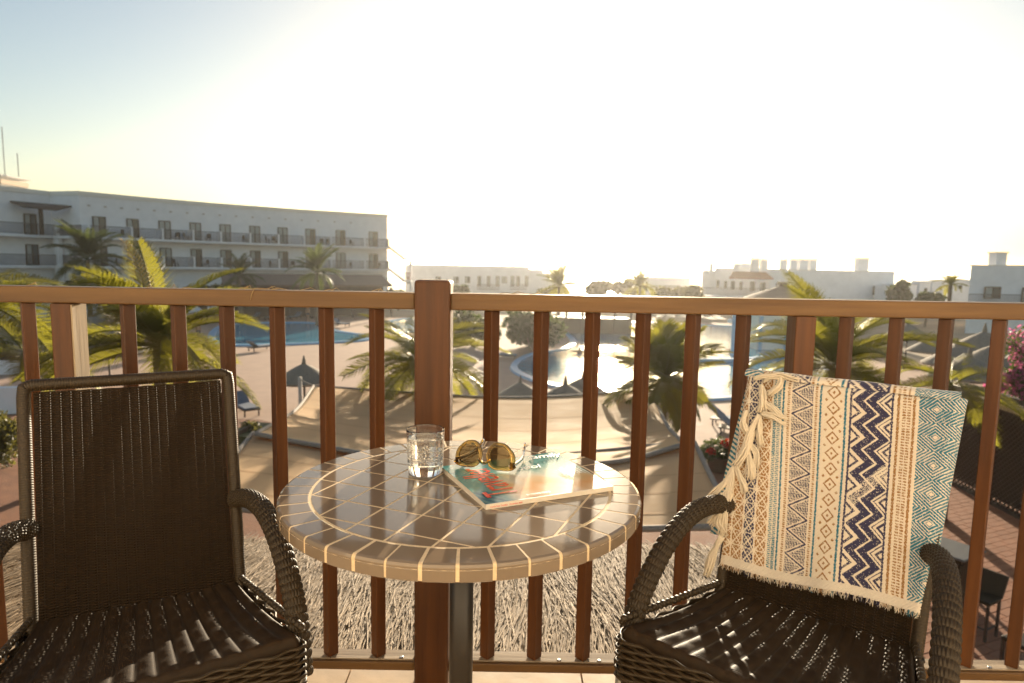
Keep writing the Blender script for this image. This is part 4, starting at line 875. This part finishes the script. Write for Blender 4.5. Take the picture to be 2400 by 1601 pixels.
for i in range(-7, 8):
    for j in range(-7, 8):
        u_, v_ = ph1+i*sp, ph2+j*sp
        c4 = [Bm@np.array([u_+a, v_+b_2]) for a, b_2 in ((gh, gh), (sp-gh, gh), (sp-gh, sp-gh), (gh, sp-gh))]
        cc = np.mean(c4, 0); area = 0
        if (c4[1][0]-c4[0][0])*(c4[2][1]-c4[1][1])-(c4[1][1]-c4[0][1])*(c4[2][0]-c4[1][0]) < 0: c4 = c4[::-1]
        if np.linalg.norm(cc) > RI+sp: continue
        if max(np.linalg.norm(p) for p in c4) < RI-.005:
            if full is None: full = mesh('tile', *(lambda b_3: (b_3.v, b_3.f))(MB().prism([tuple(p-cc) for p in c4], ZT-.008, ZT)), M['tile'])
            o = link('tile', full, tb_); o.location = (cc[0], cc[1], random.uniform(-.0002, .0002))
        else:
            pl_ = clip_circle(c4, RI-.0025)
            if len(pl_) >= 3 and np.ptp([p[0] for p in pl_]) > .006 and np.ptp([p[1] for p in pl_]) > .006:
                o = link('tile', mesh('tile', *(lambda b_3: (b_3.v, b_3.f))(MB().prism([tuple(p) for p in pl_], ZT-.008, ZT)), M['tile']), tb_)
MB().tube([(0, 0, .02), (0, 0, .672)], .024, 20).build('pole', M['dark_metal'], tb_, smooth=True)
MB().lathe([(0, 0), (.20, 0), (.20, .012), (.05, .03), (.03, .05)], 36).build('foot', M['dark_metal'], tb_, smooth=True)
MB().lathe([(.024, .60), (.06, .655), (.14, .664), (.14, .668), (0, .668)], 24).build('collar', M['dark_metal'], tb_, smooth=True)

# ------------------------------------------------------------------ glass of water
gc = at(997, 1108, z=ZT); gl = empty('water_glass', (gc[0], gc[1], ZT+.0005), 0, 'clear tumbler of sparkling water on the tiled table', 'glass')
GR, GH = .0395, .094
MB().lathe([(0, 0), (.0325, 0), (.0345, .001), (.0362, .012), (.0367, .014), (.0368, .018), (.037, .022), (GR-.0001, GH-.004), (GR, GH-.0012), (GR-.0003, GH-.0003), (GR-.0009, GH), (GR-.0015, GH-.0003), (GR-.0018, GH-.0012), (GR-.0019, GH-.004), (.0353, .026), (.0350, .023), (.0342, .0205), (.033, .0193), (.030, .019), (0, .019)], 72).build('tumbler', M['glass'], gl, smooth=True)
MB().lathe([(0, .0189), (.030, .0189), (.0332, .0192), (.0345, .0205), (.0353, .023), (.0356, .026), (.03725, .074), (.0374, .0765), (.0370, .0766), (.036, .0762), (.034, .076), (0, .076)], 72).build('water', M['drink'], gl, smooth=True)
rs = np.random.RandomState(3); mb = MB(); ico = [(0, 0, 1), (1, 0, 0), (0, 1, 0), (-1, 0, 0), (0, -1, 0), (0, 0, -1)]
import bmesh
bmx = bmesh.new(); bmesh.ops.create_icosphere(bmx, subdivisions=1, radius=1); IV = np.array([v_.co[:] for v_ in bmx.verts]); IF = [tuple(v_.index for v_ in f.verts) for f in bmx.faces]; bmx.free()
for k in range(700):
    a = rs.uniform(0, 6.283); z = .022+.052*rs.uniform()**1.2; rr_ = (.0345 if rs.uniform() < .65 else rs.uniform(.0, .03)); s_ = rs.uniform(.0005, .0013)*(1.2 if z < .03 else 1)
    mb.add(IV*s_+np.array([rr_*math.cos(a), rr_*math.sin(a), z]), IF)
tag(mb.build('bubbles', M['bubble'], gl, smooth=True), kind='stuff')

# ------------------------------------------------------------------ magazine
MZ = ZT+.0095
mg = empty('magazine', (0, 0, 0), 0, 'glossy travel magazine lying under the sunglasses', 'magazine')
q00, q10, q01, q11 = at(1138, 1183, z=MZ), at(1437, 1139, z=MZ), at(1054, 1097, z=MZ), at(1326, 1053, z=MZ)
ea = q10-q00; wA = np.linalg.norm(ea); ea /= wA; eb = np.array([-ea[1], ea[0], 0]); wB = float(np.mean([(q01-q00)@eb, (q11-q10)@eb])); 
def MG(a, b, z=MZ): p = q00+ea*a*wA+eb*b*wB; return np.array([p[0], p[1], z])
def lift(a, b): return .010*max(0, a-.55)**2*max(0, b-.3)*3+.0015*math.sin(math.pi*b)
nu, nv = 200, 150; a_ = np.linspace(0, 1, nu)[:, None]+np.zeros((1, nv)); b_ = np.linspace(0, 1, nv)[None, :]+np.zeros((nu, 1))
S = np.stack([q00[0]+ea[0]*a_*wA+eb[0]*b_*wB, q00[1]+ea[1]*a_*wA+eb[1]*b_*wB, MZ+.010*np.clip(a_-.55, 0, 1)**2*np.clip(b_-.3, 0, 1)*3+.0015*np.sin(math.pi*b_)], -1)
def mixc(x, stops):
    xs = [s_[0] for s_ in stops]; return np.stack([np.interp(x, xs, [s_[1][k] for s_ in stops]) for k in range(3)], -1)
rsn = np.random.RandomState(2); wob = .05*np.sin(a_*7+1)+.04*np.sin(a_*17+b_*6)+.02*np.sin(a_*41+b_*13)
col = mixc(b_+wob, [(0, (.70, .50, .34)), (.10, (.70, .47, .28)), (.2, (.66, .36, .15)), (.32, (.62, .42, .22)), (.42, (.55, .50, .38)), (.52, (.40, .48, .40)), (.66, (.14, .36, .33)), (.85, (.05, .26, .26)), (1, (.04, .22, .22))])
lf = np.clip((.30-a_)/.12, 0, 1)[..., None]; col = col*(1-lf*.9)+np.array([.06, .27, .27])*lf*.9
dk = (np.clip((.22-a_-.3*b_)/.05, 0, 1)*np.clip((.30-b_)/.08, 0, 1)*(.7+.3*np.sin(a_*90+b_*50)))[..., None]; col = col*(1-dk)+np.array([.015, .10, .16])*dk
gr = (np.exp(-((a_-.72)/.16)**2-((b_-.30)/.06)**2))[..., None]*.6; col = col*(1-gr)+np.array([.22, .26, .08])*gr
foam = (np.sin(a_*60+np.sin(b_*40)*2)*np.sin(b_*90+a_*20) > .86)[..., None]*.35*(b_ > .5)[..., None]; col = col*(1-foam)+np.array([.7, .75, .7])*foam
me_ = mesh('cover', S.reshape(-1, 3), gridfaces(nu, nv), vcol_mat('glossy_cover_print', .14, 0, 0), True); set_col(me_, np.clip(col, 0, 1).reshape(-1, 3)); link('cover', me_, mg)
def slab(z0, z1, ins, m, name):
    pts = [MG(0, 0), MG(1, 0), MG(1, 1-ins*.5), MG(0+ins, 1-ins*.5)]; pts[0] = MG(ins*.3, .004); pts[1] = MG(1-ins*.3, .004)
    return MB().prism([p[:2] for p in pts], z0, z1).build(name, m, mg)
slab(ZT+.0012, MZ-.0006, .012, M['paper'], 'page_block')
slab(ZT+.0003, ZT+.0010, .0, M['paper'], 'back_cover')
MB().prism([MG(0, -.006)[:2], MG(1, -.006)[:2], MG(1, .003)[:2], MG(0, .003)[:2]], ZT+.0004, MZ+.0002).build('spine', M['paper'], mg)
def text(body, name, size, a, b, dirx, m, z=None, spine=False, shear=0, sx=1.0):
    cu = bpy.data.curves.new(name, 'FONT'); cu.body = body; cu.size = size; cu.extrude = .0001; cu.shear = shear; cu.space_character = .95; cu.resolution_u = 3
    cu.materials.append(m); o = bpy.data.objects.new(name, cu); C.objects.link(o); o.parent = mg
    if spine:
        X = ea; Yv = np.array([0, 0, 1.0]); Zv = -eb; p = MG(a, -.0062-.0005, ZT+.003)
    else:
        X, Yv, Zv = (ea, eb, np.array([0, 0, 1.0])) if dirx == 'a' else (eb, -ea, np.array([0, 0, 1.0])); p = MG(a, b, MZ+.0024 if z is None else z)
    o.matrix_world = Matrix(((X[0]*sx, Yv[0], Zv[0], p[0]), (X[1]*sx, Yv[1], Zv[1], p[1]), (X[2]*sx, Yv[2], Zv[2], p[2]), (0, 0, 0, 1)))
    dg = bpy.context.evaluated_depsgraph_get(); me = bpy.data.meshes.new_from_object(o.evaluated_get(dg)); mwd = o.matrix_world.copy(); bpy.data.objects.remove(o)
    o = link(name, me, mg); o.matrix_world = mwd
    return tag(o, kind='stuff')
text('Traveller', 'title_lettering', .098, .30, .10, 'b', M['inkred'], sx=.52)
text('cool', 'cover_lettering', .034, .50, .62, 'a', M['inkwhite'], shear=.25, z=MZ+.003)
text('family', 'cover_lettering', .036, .70, .83, 'a', M['inkwhite'], shear=.25, z=MZ+.0062)
text('Condé Nast Traveller   December 2009', 'spine_lettering', .0042, .03, 0, 'a', M['inkred'], spine=True)
mb = MB()
for k in range(30):
    if k % 3 == 2 or k % 7 == 4: continue
    p = MG(.33+k*.0062, .055, MZ+.0019); mb.box(p, (.0007+.0006*(k % 4 == 0), .0075, .0002), math.atan2(ea[1], ea[0]))
tag(mb.build('barcode', M['inkblack'], mg), kind='stuff')
mb = MB()
for k in range(7):
    for j in range(2+k % 2):
        p = MG(.80+.025*k, .40-.012*k+.05*j, MZ+.0046+.0006*k); mb.box(p, (.0012, .022-.004*j, .0002), math.atan2(ea[1], ea[0])+.15)
tag(mb.build('cover_lines', M['inkwhite'], mg), kind='stuff')

# ------------------------------------------------------------------ sunglasses (upside down, brow on the magazine)
gL, gR_ = at(1064, 1092, z=MZ+.003), at(1203, 1108, z=MZ+.003); gx = (gR_-gL); W_ = np.linalg.norm(gx); gx /= W_; gy = np.array([-gx[1], gx[0], 0])
sgm = (gL+gR_)/2; sg = empty('sunglasses', tuple(sgm), math.atan2(gx[1], gx[0]), 'amber framed sunglasses with brown lenses lying upside down on the magazine', 'sunglasses')
hx = W_/2; tilt = math.tan(R(14))
def lensloop(cx, s, mir, n=40):
    out = []
    for k in range(n):
        t_ = 2*math.pi*k/n; c_, s_ = math.cos(t_), math.sin(t_); ex = 2.25 if s_ > 0 else 3.0
        x = abs(c_)**(2/ex)*math.copysign(1, c_)*.0255*s; z = abs(s_)**(2/ex)*math.copysign(1, s_)*.0235*s
        x *= 1.0-.17*(z/.0235 if z > 0 else 0); x += mir*.0035*(-z/.0235)
        out.append((cx+x, z+.0285))
    return out
def S3(x, z, y=0): 
    curve = .10*(x/hx)**2*hx*.9; return (x, y+curve+z*tilt, z)
for mir in (-1, 1):
    cx = mir*hx*.52; inn, out_ = lensloop(cx, .86, mir), lensloop(cx, 1.18, mir); n = len(inn)
    for i_, (x, z) in enumerate(out_):
        if z < .010 and (x-cx)*mir > 0: out_[i_] = (x+mir*.006, z)
        elif z > .0 and z < .04 and (x-cx)*mir > .01: out_[i_] = (x+mir*.001, z)
    V = [S3(x, z, -.003) for x, z in out_]+[S3(x, z, -.003) for x, z in inn]+[S3(x, z, .003) for x, z in out_]+[S3(x, z, .003) for x, z in inn]; Fq = []
    for k in range(n):
        j = (k+1) % n; Fq += [(k, j, n+j, n+k), (2*n+k, 3*n+k, 3*n+j, 2*n+j), (k, 2*n+k, 2*n+j, j), (n+k, n+j, 3*n+j, 3*n+k)]
    o = link('rim', mesh('rim', V, Fq, M['amber']), sg); bvm = o.modifiers.new('bevel', 'BEVEL'); bvm.width = .0014; bvm.segments = 2
    V = [S3(x, z, -.0008) for x, z in inn]+[S3(x, z, .0008) for x, z in inn]; link('lens', mesh('lens', V, [tuple(range(n)), tuple(range(n, 2*n))[::-1]]+[(k, n+k, n+(k+1) % n, (k+1) % n) for k in range(n)], M['lens']), sg)
    # temple: from the hinge block straight back over the magazine
    hxp = mir*(hx-.002); P = [S3(hxp, .011, .001), (hxp-mir*.001, .03, .010), (hxp-mir*.004, .085, .006), (hxp-mir*.010, .118, .010), (hxp-mir*.014, .138, .024)]
    P = catmull([np.array(p_) for p_ in P], 20); MB().tube(P, np.interp(np.linspace(0, 1, 20), [0, .3, 1], [.0052, .0035, .0046]), 8, sq=(.55, 1.15)).build('temple', M['amber'], sg, smooth=True)
    p_ = S3(mir*(hx-.005), .011, -.0005); MB().box(p_, (.0085, .0075, .014)).build('hinge_block', M['amber'], sg, bevel=.0012)
    p_ = S3(mir*(hx-.010), .012, -.0042); MB().box(p_, (.0022, .001, .0045)).build('rivet', M['steel'], sg)
P = catmull([np.array(S3(-.012, .020)), np.array(S3(-.006, .014)), np.array(S3(0, .0125)), np.array(S3(.006, .014)), np.array(S3(.012, .020))], 14); MB().tube(P, .0036, 8).build('bridge', M['amber'], sg, smooth=True)

# ------------------------------------------------------------------ patterned towel
cream = np.array([.70, .61, .49]); navy = np.array([.042, .040, .085]); teal = np.array([.016, .145, .215]); brown = np.array([.30, .155, .05]); off_ = np.array([.66, .59, .50])
def tri(x): return np.abs(((x) % 1)-.5)*2
def towel_color(u, v, seed=1):
    rs = np.random.RandomState(seed); col = np.tile(cream, u.shape+(1,)).copy()
    wear = rs.uniform(size=u.shape); fz = np.sin(v*9+u*5)*.5+np.sin(v*23+u*31)*.3
    def put(mask, c, keep=.93): mk = mask & (wear < keep); col[mk] = c*(.85+.3*rs.uniform(size=(mk.sum(), 1)))
    def band(a, b): return (u >= a) & (u < b)
    def loc_(a, b): return (u-a)/(b-a)
    for a, b, c in ((-.04, .052, brown), (.055, .113, brown), (.118, .176, navy), (.181, .237, brown)):
        x = loc_(a, b)*2-1; y = ((v/.074) % 1)*2-1; ax, ay = np.abs(x), np.abs(y)
        m_ = (np.abs(ax-ay) > .13) & (((ax+ay) % .62) > .12) & (np.maximum(ax, ay) < .93)
        put(band(a, b) & m_, c, .95)
    x = loc_(.243, .283); put(band(.243, .283) & (np.abs(x-.25) < .2) & ((v*110) % 1 < .6), teal); put(band(.243, .283) & (np.abs(x-.75) < .2) & ((v*110+.3) % 1 < .6), teal)
    put(band(.289, .298), teal); 
    for a, b in ((.314, .326), (.449, .460)): put(band(a, b) & ((v*95) % 1 < .6), brown)
    a, b = .335, .441; x = loc_(a, b); zz = .5+.47*(tri(v/.115)*2-1); dd = np.abs(x-zz)
    put(band(a, b) & (dd < .075), navy, .96); put(band(a, b) & (dd > .20) & ((x*13+.0*v) % 1 < .64) & (x > .02) & (x < .98) & ((v*260) % 1 < .85), navy, .93)
    put(band(.471, .480), teal); put(band(.586, .596), teal)
    a, b = .495, .577; x = loc_(a, b)*2-1; y = ((v/.0765) % 1)*2-1; r_ = np.abs(x)*.98+np.abs(y)*.85
    put(band(a, b) & (((r_ > .56) & (r_ < .78)) | (r_ < .17)), brown, .96); y2 = (((v/.0765)+.5) % 1)*2-1; r2 = (np.abs(np.abs(x)-.82))*1.1+np.abs(y2)*.9; put(band(a, b) & (r2 < .2), brown, .9)
    a, b = .610, .800; x = loc_(a, b); q = (x-.34*tri(v/.122))*1.0
    st = (q % .30)/.30; inb = (q > .02) & (q < .70)
    put(band(a, b) & inb & (st > .22), navy, np.where(fz > .62, .55, .97)); put(band(a, b) & ((x < .05) | (x > .955)), navy, .95)
    tr1 = (q < -.06) & (q > -.14); put(band(a, b) & tr1, navy, .9); tr2 = (q > .78) & (q < .86); put(band(a, b) & tr2, navy, np.where(fz > .3, .5, .95))
    put(band(.815, .826), brown, .9); put(band(.880, .891), brown, .9); x = loc_(.838, .872); put(band(.838, .872) & ((v*75+.0) % 1 < .58) & (np.abs(x-.5) > .07), brown, .85)
    a = .905; xx = (u-a)/.155+.05; m_ = u >= a
    gx_ = np.abs(((xx) % 1)*2-1); gy_ = np.abs(((v/.133+.5*np.floor(xx)) % 1)*2-1); r_ = gx_+gy_
    put(m_ & (((r_*4.4) % 1) > .33) & (r_ > .16), teal, .96)
    hem = v > .955; col[hem] = off_*(.92+.12*rs.uniform(size=(hem.sum(), 1)))
    le = band(-.3, -.045); col[le] = off_
    return col
NU, NV = 430, 440
u = np.linspace(0, 1, NU)[:, None]+np.zeros((1, NV)); v = np.linspace(0, 1, NV)[None, :]+np.zeros((NU, 1))
hemz = .452+.022*u+.004*np.sin(u*8.5+2)
top_s = 1.02; bot_s = (hemz-BZ0)/(BZ1-BZ0); s = top_s+(bot_s-top_s)*v
xl = -.215+(.012)*v; xr = .233-.024*v; X = xl+(xr-xl)*u
rip = .0105*np.sin(u*8.5+v*1.8+.6)*v**1.2+.003*np.sin(u*17-v*2)*v+.002*np.sin(u*29+v*3+1)*v+.002*np.sin(v*7+u*4)
nn = .021+.006*v+rip-.028*np.clip((u-.955)/.045, 0, 1)**2-.012*np.clip((.03-u)/.03, 0, 1)**2
nn = nn-.016*np.clip((.045-v)/.045, 0, 1)**2
Pf = np.stack([X, LEAN*s-.949*nn, BZ0+(BZ1-BZ0)*s+.316*nn+.004*np.clip((.045-v)/.045, 0, 1)-.005*np.sin(math.pi*u)*(1-v)], -1)
tw_noise = .0007*np.sin(u*NU*.8+v*NV*.8)+.0004*np.random.RandomState(8).normal(size=u.shape); Pf[..., 1] -= tw_noise
c36, s36 = math.cos(CA2), math.sin(CA2)
def toW(P): return np.stack([CX2+c36*P[..., 0]-s36*P[..., 1], CY2+s36*P[..., 0]+c36*P[..., 1], P[..., 2]], -1)
tow = empty('towel', tuple(c2w((0, .12, .88))), 0, 'cream, navy and teal patterned hammam towel draped over the chair back', 'towel')
t0 = np.array(tow.location)
tm = vcol_mat('woven_towel_print', .95, .3, 0, .2)
me_ = mesh('front_cloth', (toW(Pf)-t0).reshape(-1, 3), gridfaces(NU, NV), tm, True); set_col(me_, towel_color(u*.99+.10*(1-v)-.005, v).reshape(-1, 3))
o = link('front_cloth', me_, tow); sm = o.modifiers.new('solid', 'SOLIDIFY'); sm.thickness = .002; sm.offset = 0
# top roll and rear sheet
NB, NQ = 160, 190; ub = np.linspace(0, 1, NB)[:, None]+np.zeros((1, NQ)); vb = np.linspace(0, 1, NQ)[None, :]+np.zeros((NB, 1))
roll = np.clip(vb/.12, 0, 1); th = math.pi*roll; dn = np.clip((vb-.12)/.88, 0, 1)
xlb = -.222-.045*dn; xrb = .222-.025*dn; Xb = xlb+(xrb-xlb)*ub
ctr = np.array([LEAN*1.015, BZ0+(BZ1-BZ0)*1.015+.002]); rad2 = .0175
Yb = ctr[0]+rad2*(-np.cos(th)*.95); Zb = ctr[1]+rad2*np.sin(th)*.9
Yb = Yb+dn*(-.09)+.004*np.sin(ub*13); Zb = Zb-dn*.40
Pb = np.stack([Xb, Yb, Zb], -1)
xx = ub*7; herr = (((tri(xx)*.35+vb*9) % .22)/.22 > .5)
colb = np.where(herr[..., None], teal, cream*.85); 
me_ = mesh('rear_cloth', (toW(Pb)-t0).reshape(-1, 3), gridfaces(NB, NQ), tm, True); set_col(me_, np.where((ub > .10)[..., None], towel_color(ub*.99+.095, -vb*.9, 3), colb).reshape(-1, 3)); link('rear_cloth', me_, tow)
# tassels along the left edge
pc = c2w((0, LEAN*.5-.949*.036, .64+.316*.036)); nw_ = np.array([c36*0-s36*-.949, s36*0+c36*-.949, .316])
def tassel(pts, k, w_=.0042, n=6):
    P = catmull([onplane(1640+x/3.135, 860+y/3.135, pc, nw_) for x, y in pts], 16); rn_ = random.Random(k); mb = MB()
    for q in range(n):
        a = rn_.uniform(0, 6.28); r_ = w_*rn_.uniform(.2, 1); ph_ = rn_.uniform(0, 6)
        tt = np.linspace(0, 1, 16); spread = r_*(.45+.9*tt); side = np.cross(nw_, (P[-1]-P[0])/np.linalg.norm(P[-1]-P[0]))
        Q = P+side*(spread*math.cos(a)+.0012*np.sin(tt*9+ph_))[:, None]+nw_*(spread*math.sin(a)*.8+.003+.004*np.sin(tt*3.1))[:, None]
        mb.tube(Q, np.interp(tt, [0, .1, .8, 1], [.0020, .0027, .0026, .0009]), 5)
    o = mb.build('tassel', M['cream_yarn'], tow, smooth=True); o.location = -t0
TS = [[(600, 60), (595, 140), (505, 215)], [(470, 250), (540, 310), (610, 385)], [(455, 340), (550, 370), (640, 410)], [(345, 320), (325, 420), (360, 495)], [(445, 360), (440, 480), (448, 580)], [(400, 470), (360, 580), (325, 655)],
      [(380, 560), (425, 650), (415, 750)], [(350, 600), (385, 720), (383, 830)], [(270, 720), (315, 830), (345, 925)], [(255, 740), (200, 850), (85, 965)], [(230, 900), (150, 965), (70, 990)], [(240, 930), (160, 1060), (70, 1160)],
      [(190, 1030), (140, 1130), (165, 1205)], [(165, 1220), (110, 1370), (45, 1540)], [(470, 110), (580, 65), (725, 105)], [(400, 90), (500, 75), (620, 80)], [(455, 130), (470, 230), (455, 340)], [(440, 350), (370, 500), (330, 640), (265, 730)], [(175, 1250), (85, 1400), (65, 1500)], [(255, 730), (235, 850), (190, 1040), (165, 1240)]]
for k, t_ in enumerate(TS): tassel(t_, k, .0080 if k < 16 else .0088, 12)
# short frayed hem
mb = MB(); rn = random.Random(9); cols = []
for k in range(420):
    f = rn.random(); iu_ = int(f*(NU-1)); p = toW(Pf)[iu_, -1] if k == 0 else hemW[iu_]
    if k == 0: hemW = toW(Pf)[:, -1]; p = hemW[iu_]
    l = rn.uniform(.006, .015); d_ = np.array([rn.gauss(0, .35), rn.gauss(0, .25), -1.0]); d_ /= np.linalg.norm(d_)
    mb.tube([p+np.array([0, 0, .002]), p+d_*l*.5, p+d_*l+np.array([rn.gauss(0, .0015), 0, 0])], [.0008, .0007, .0004], 3); 
    uc = f*.99-.005; c_ = towel_color(np.array([[uc]]), np.array([[.93]]), k)[0, 0] if rn.random() < .6 else cream; cols += [c_]*9
me_ = mesh('hem_fringe', np.array(mb.v)-t0, mb.f, tm); set_col(me_, np.array(cols)); tag(link('hem_fringe', me_, tow), kind='stuff')
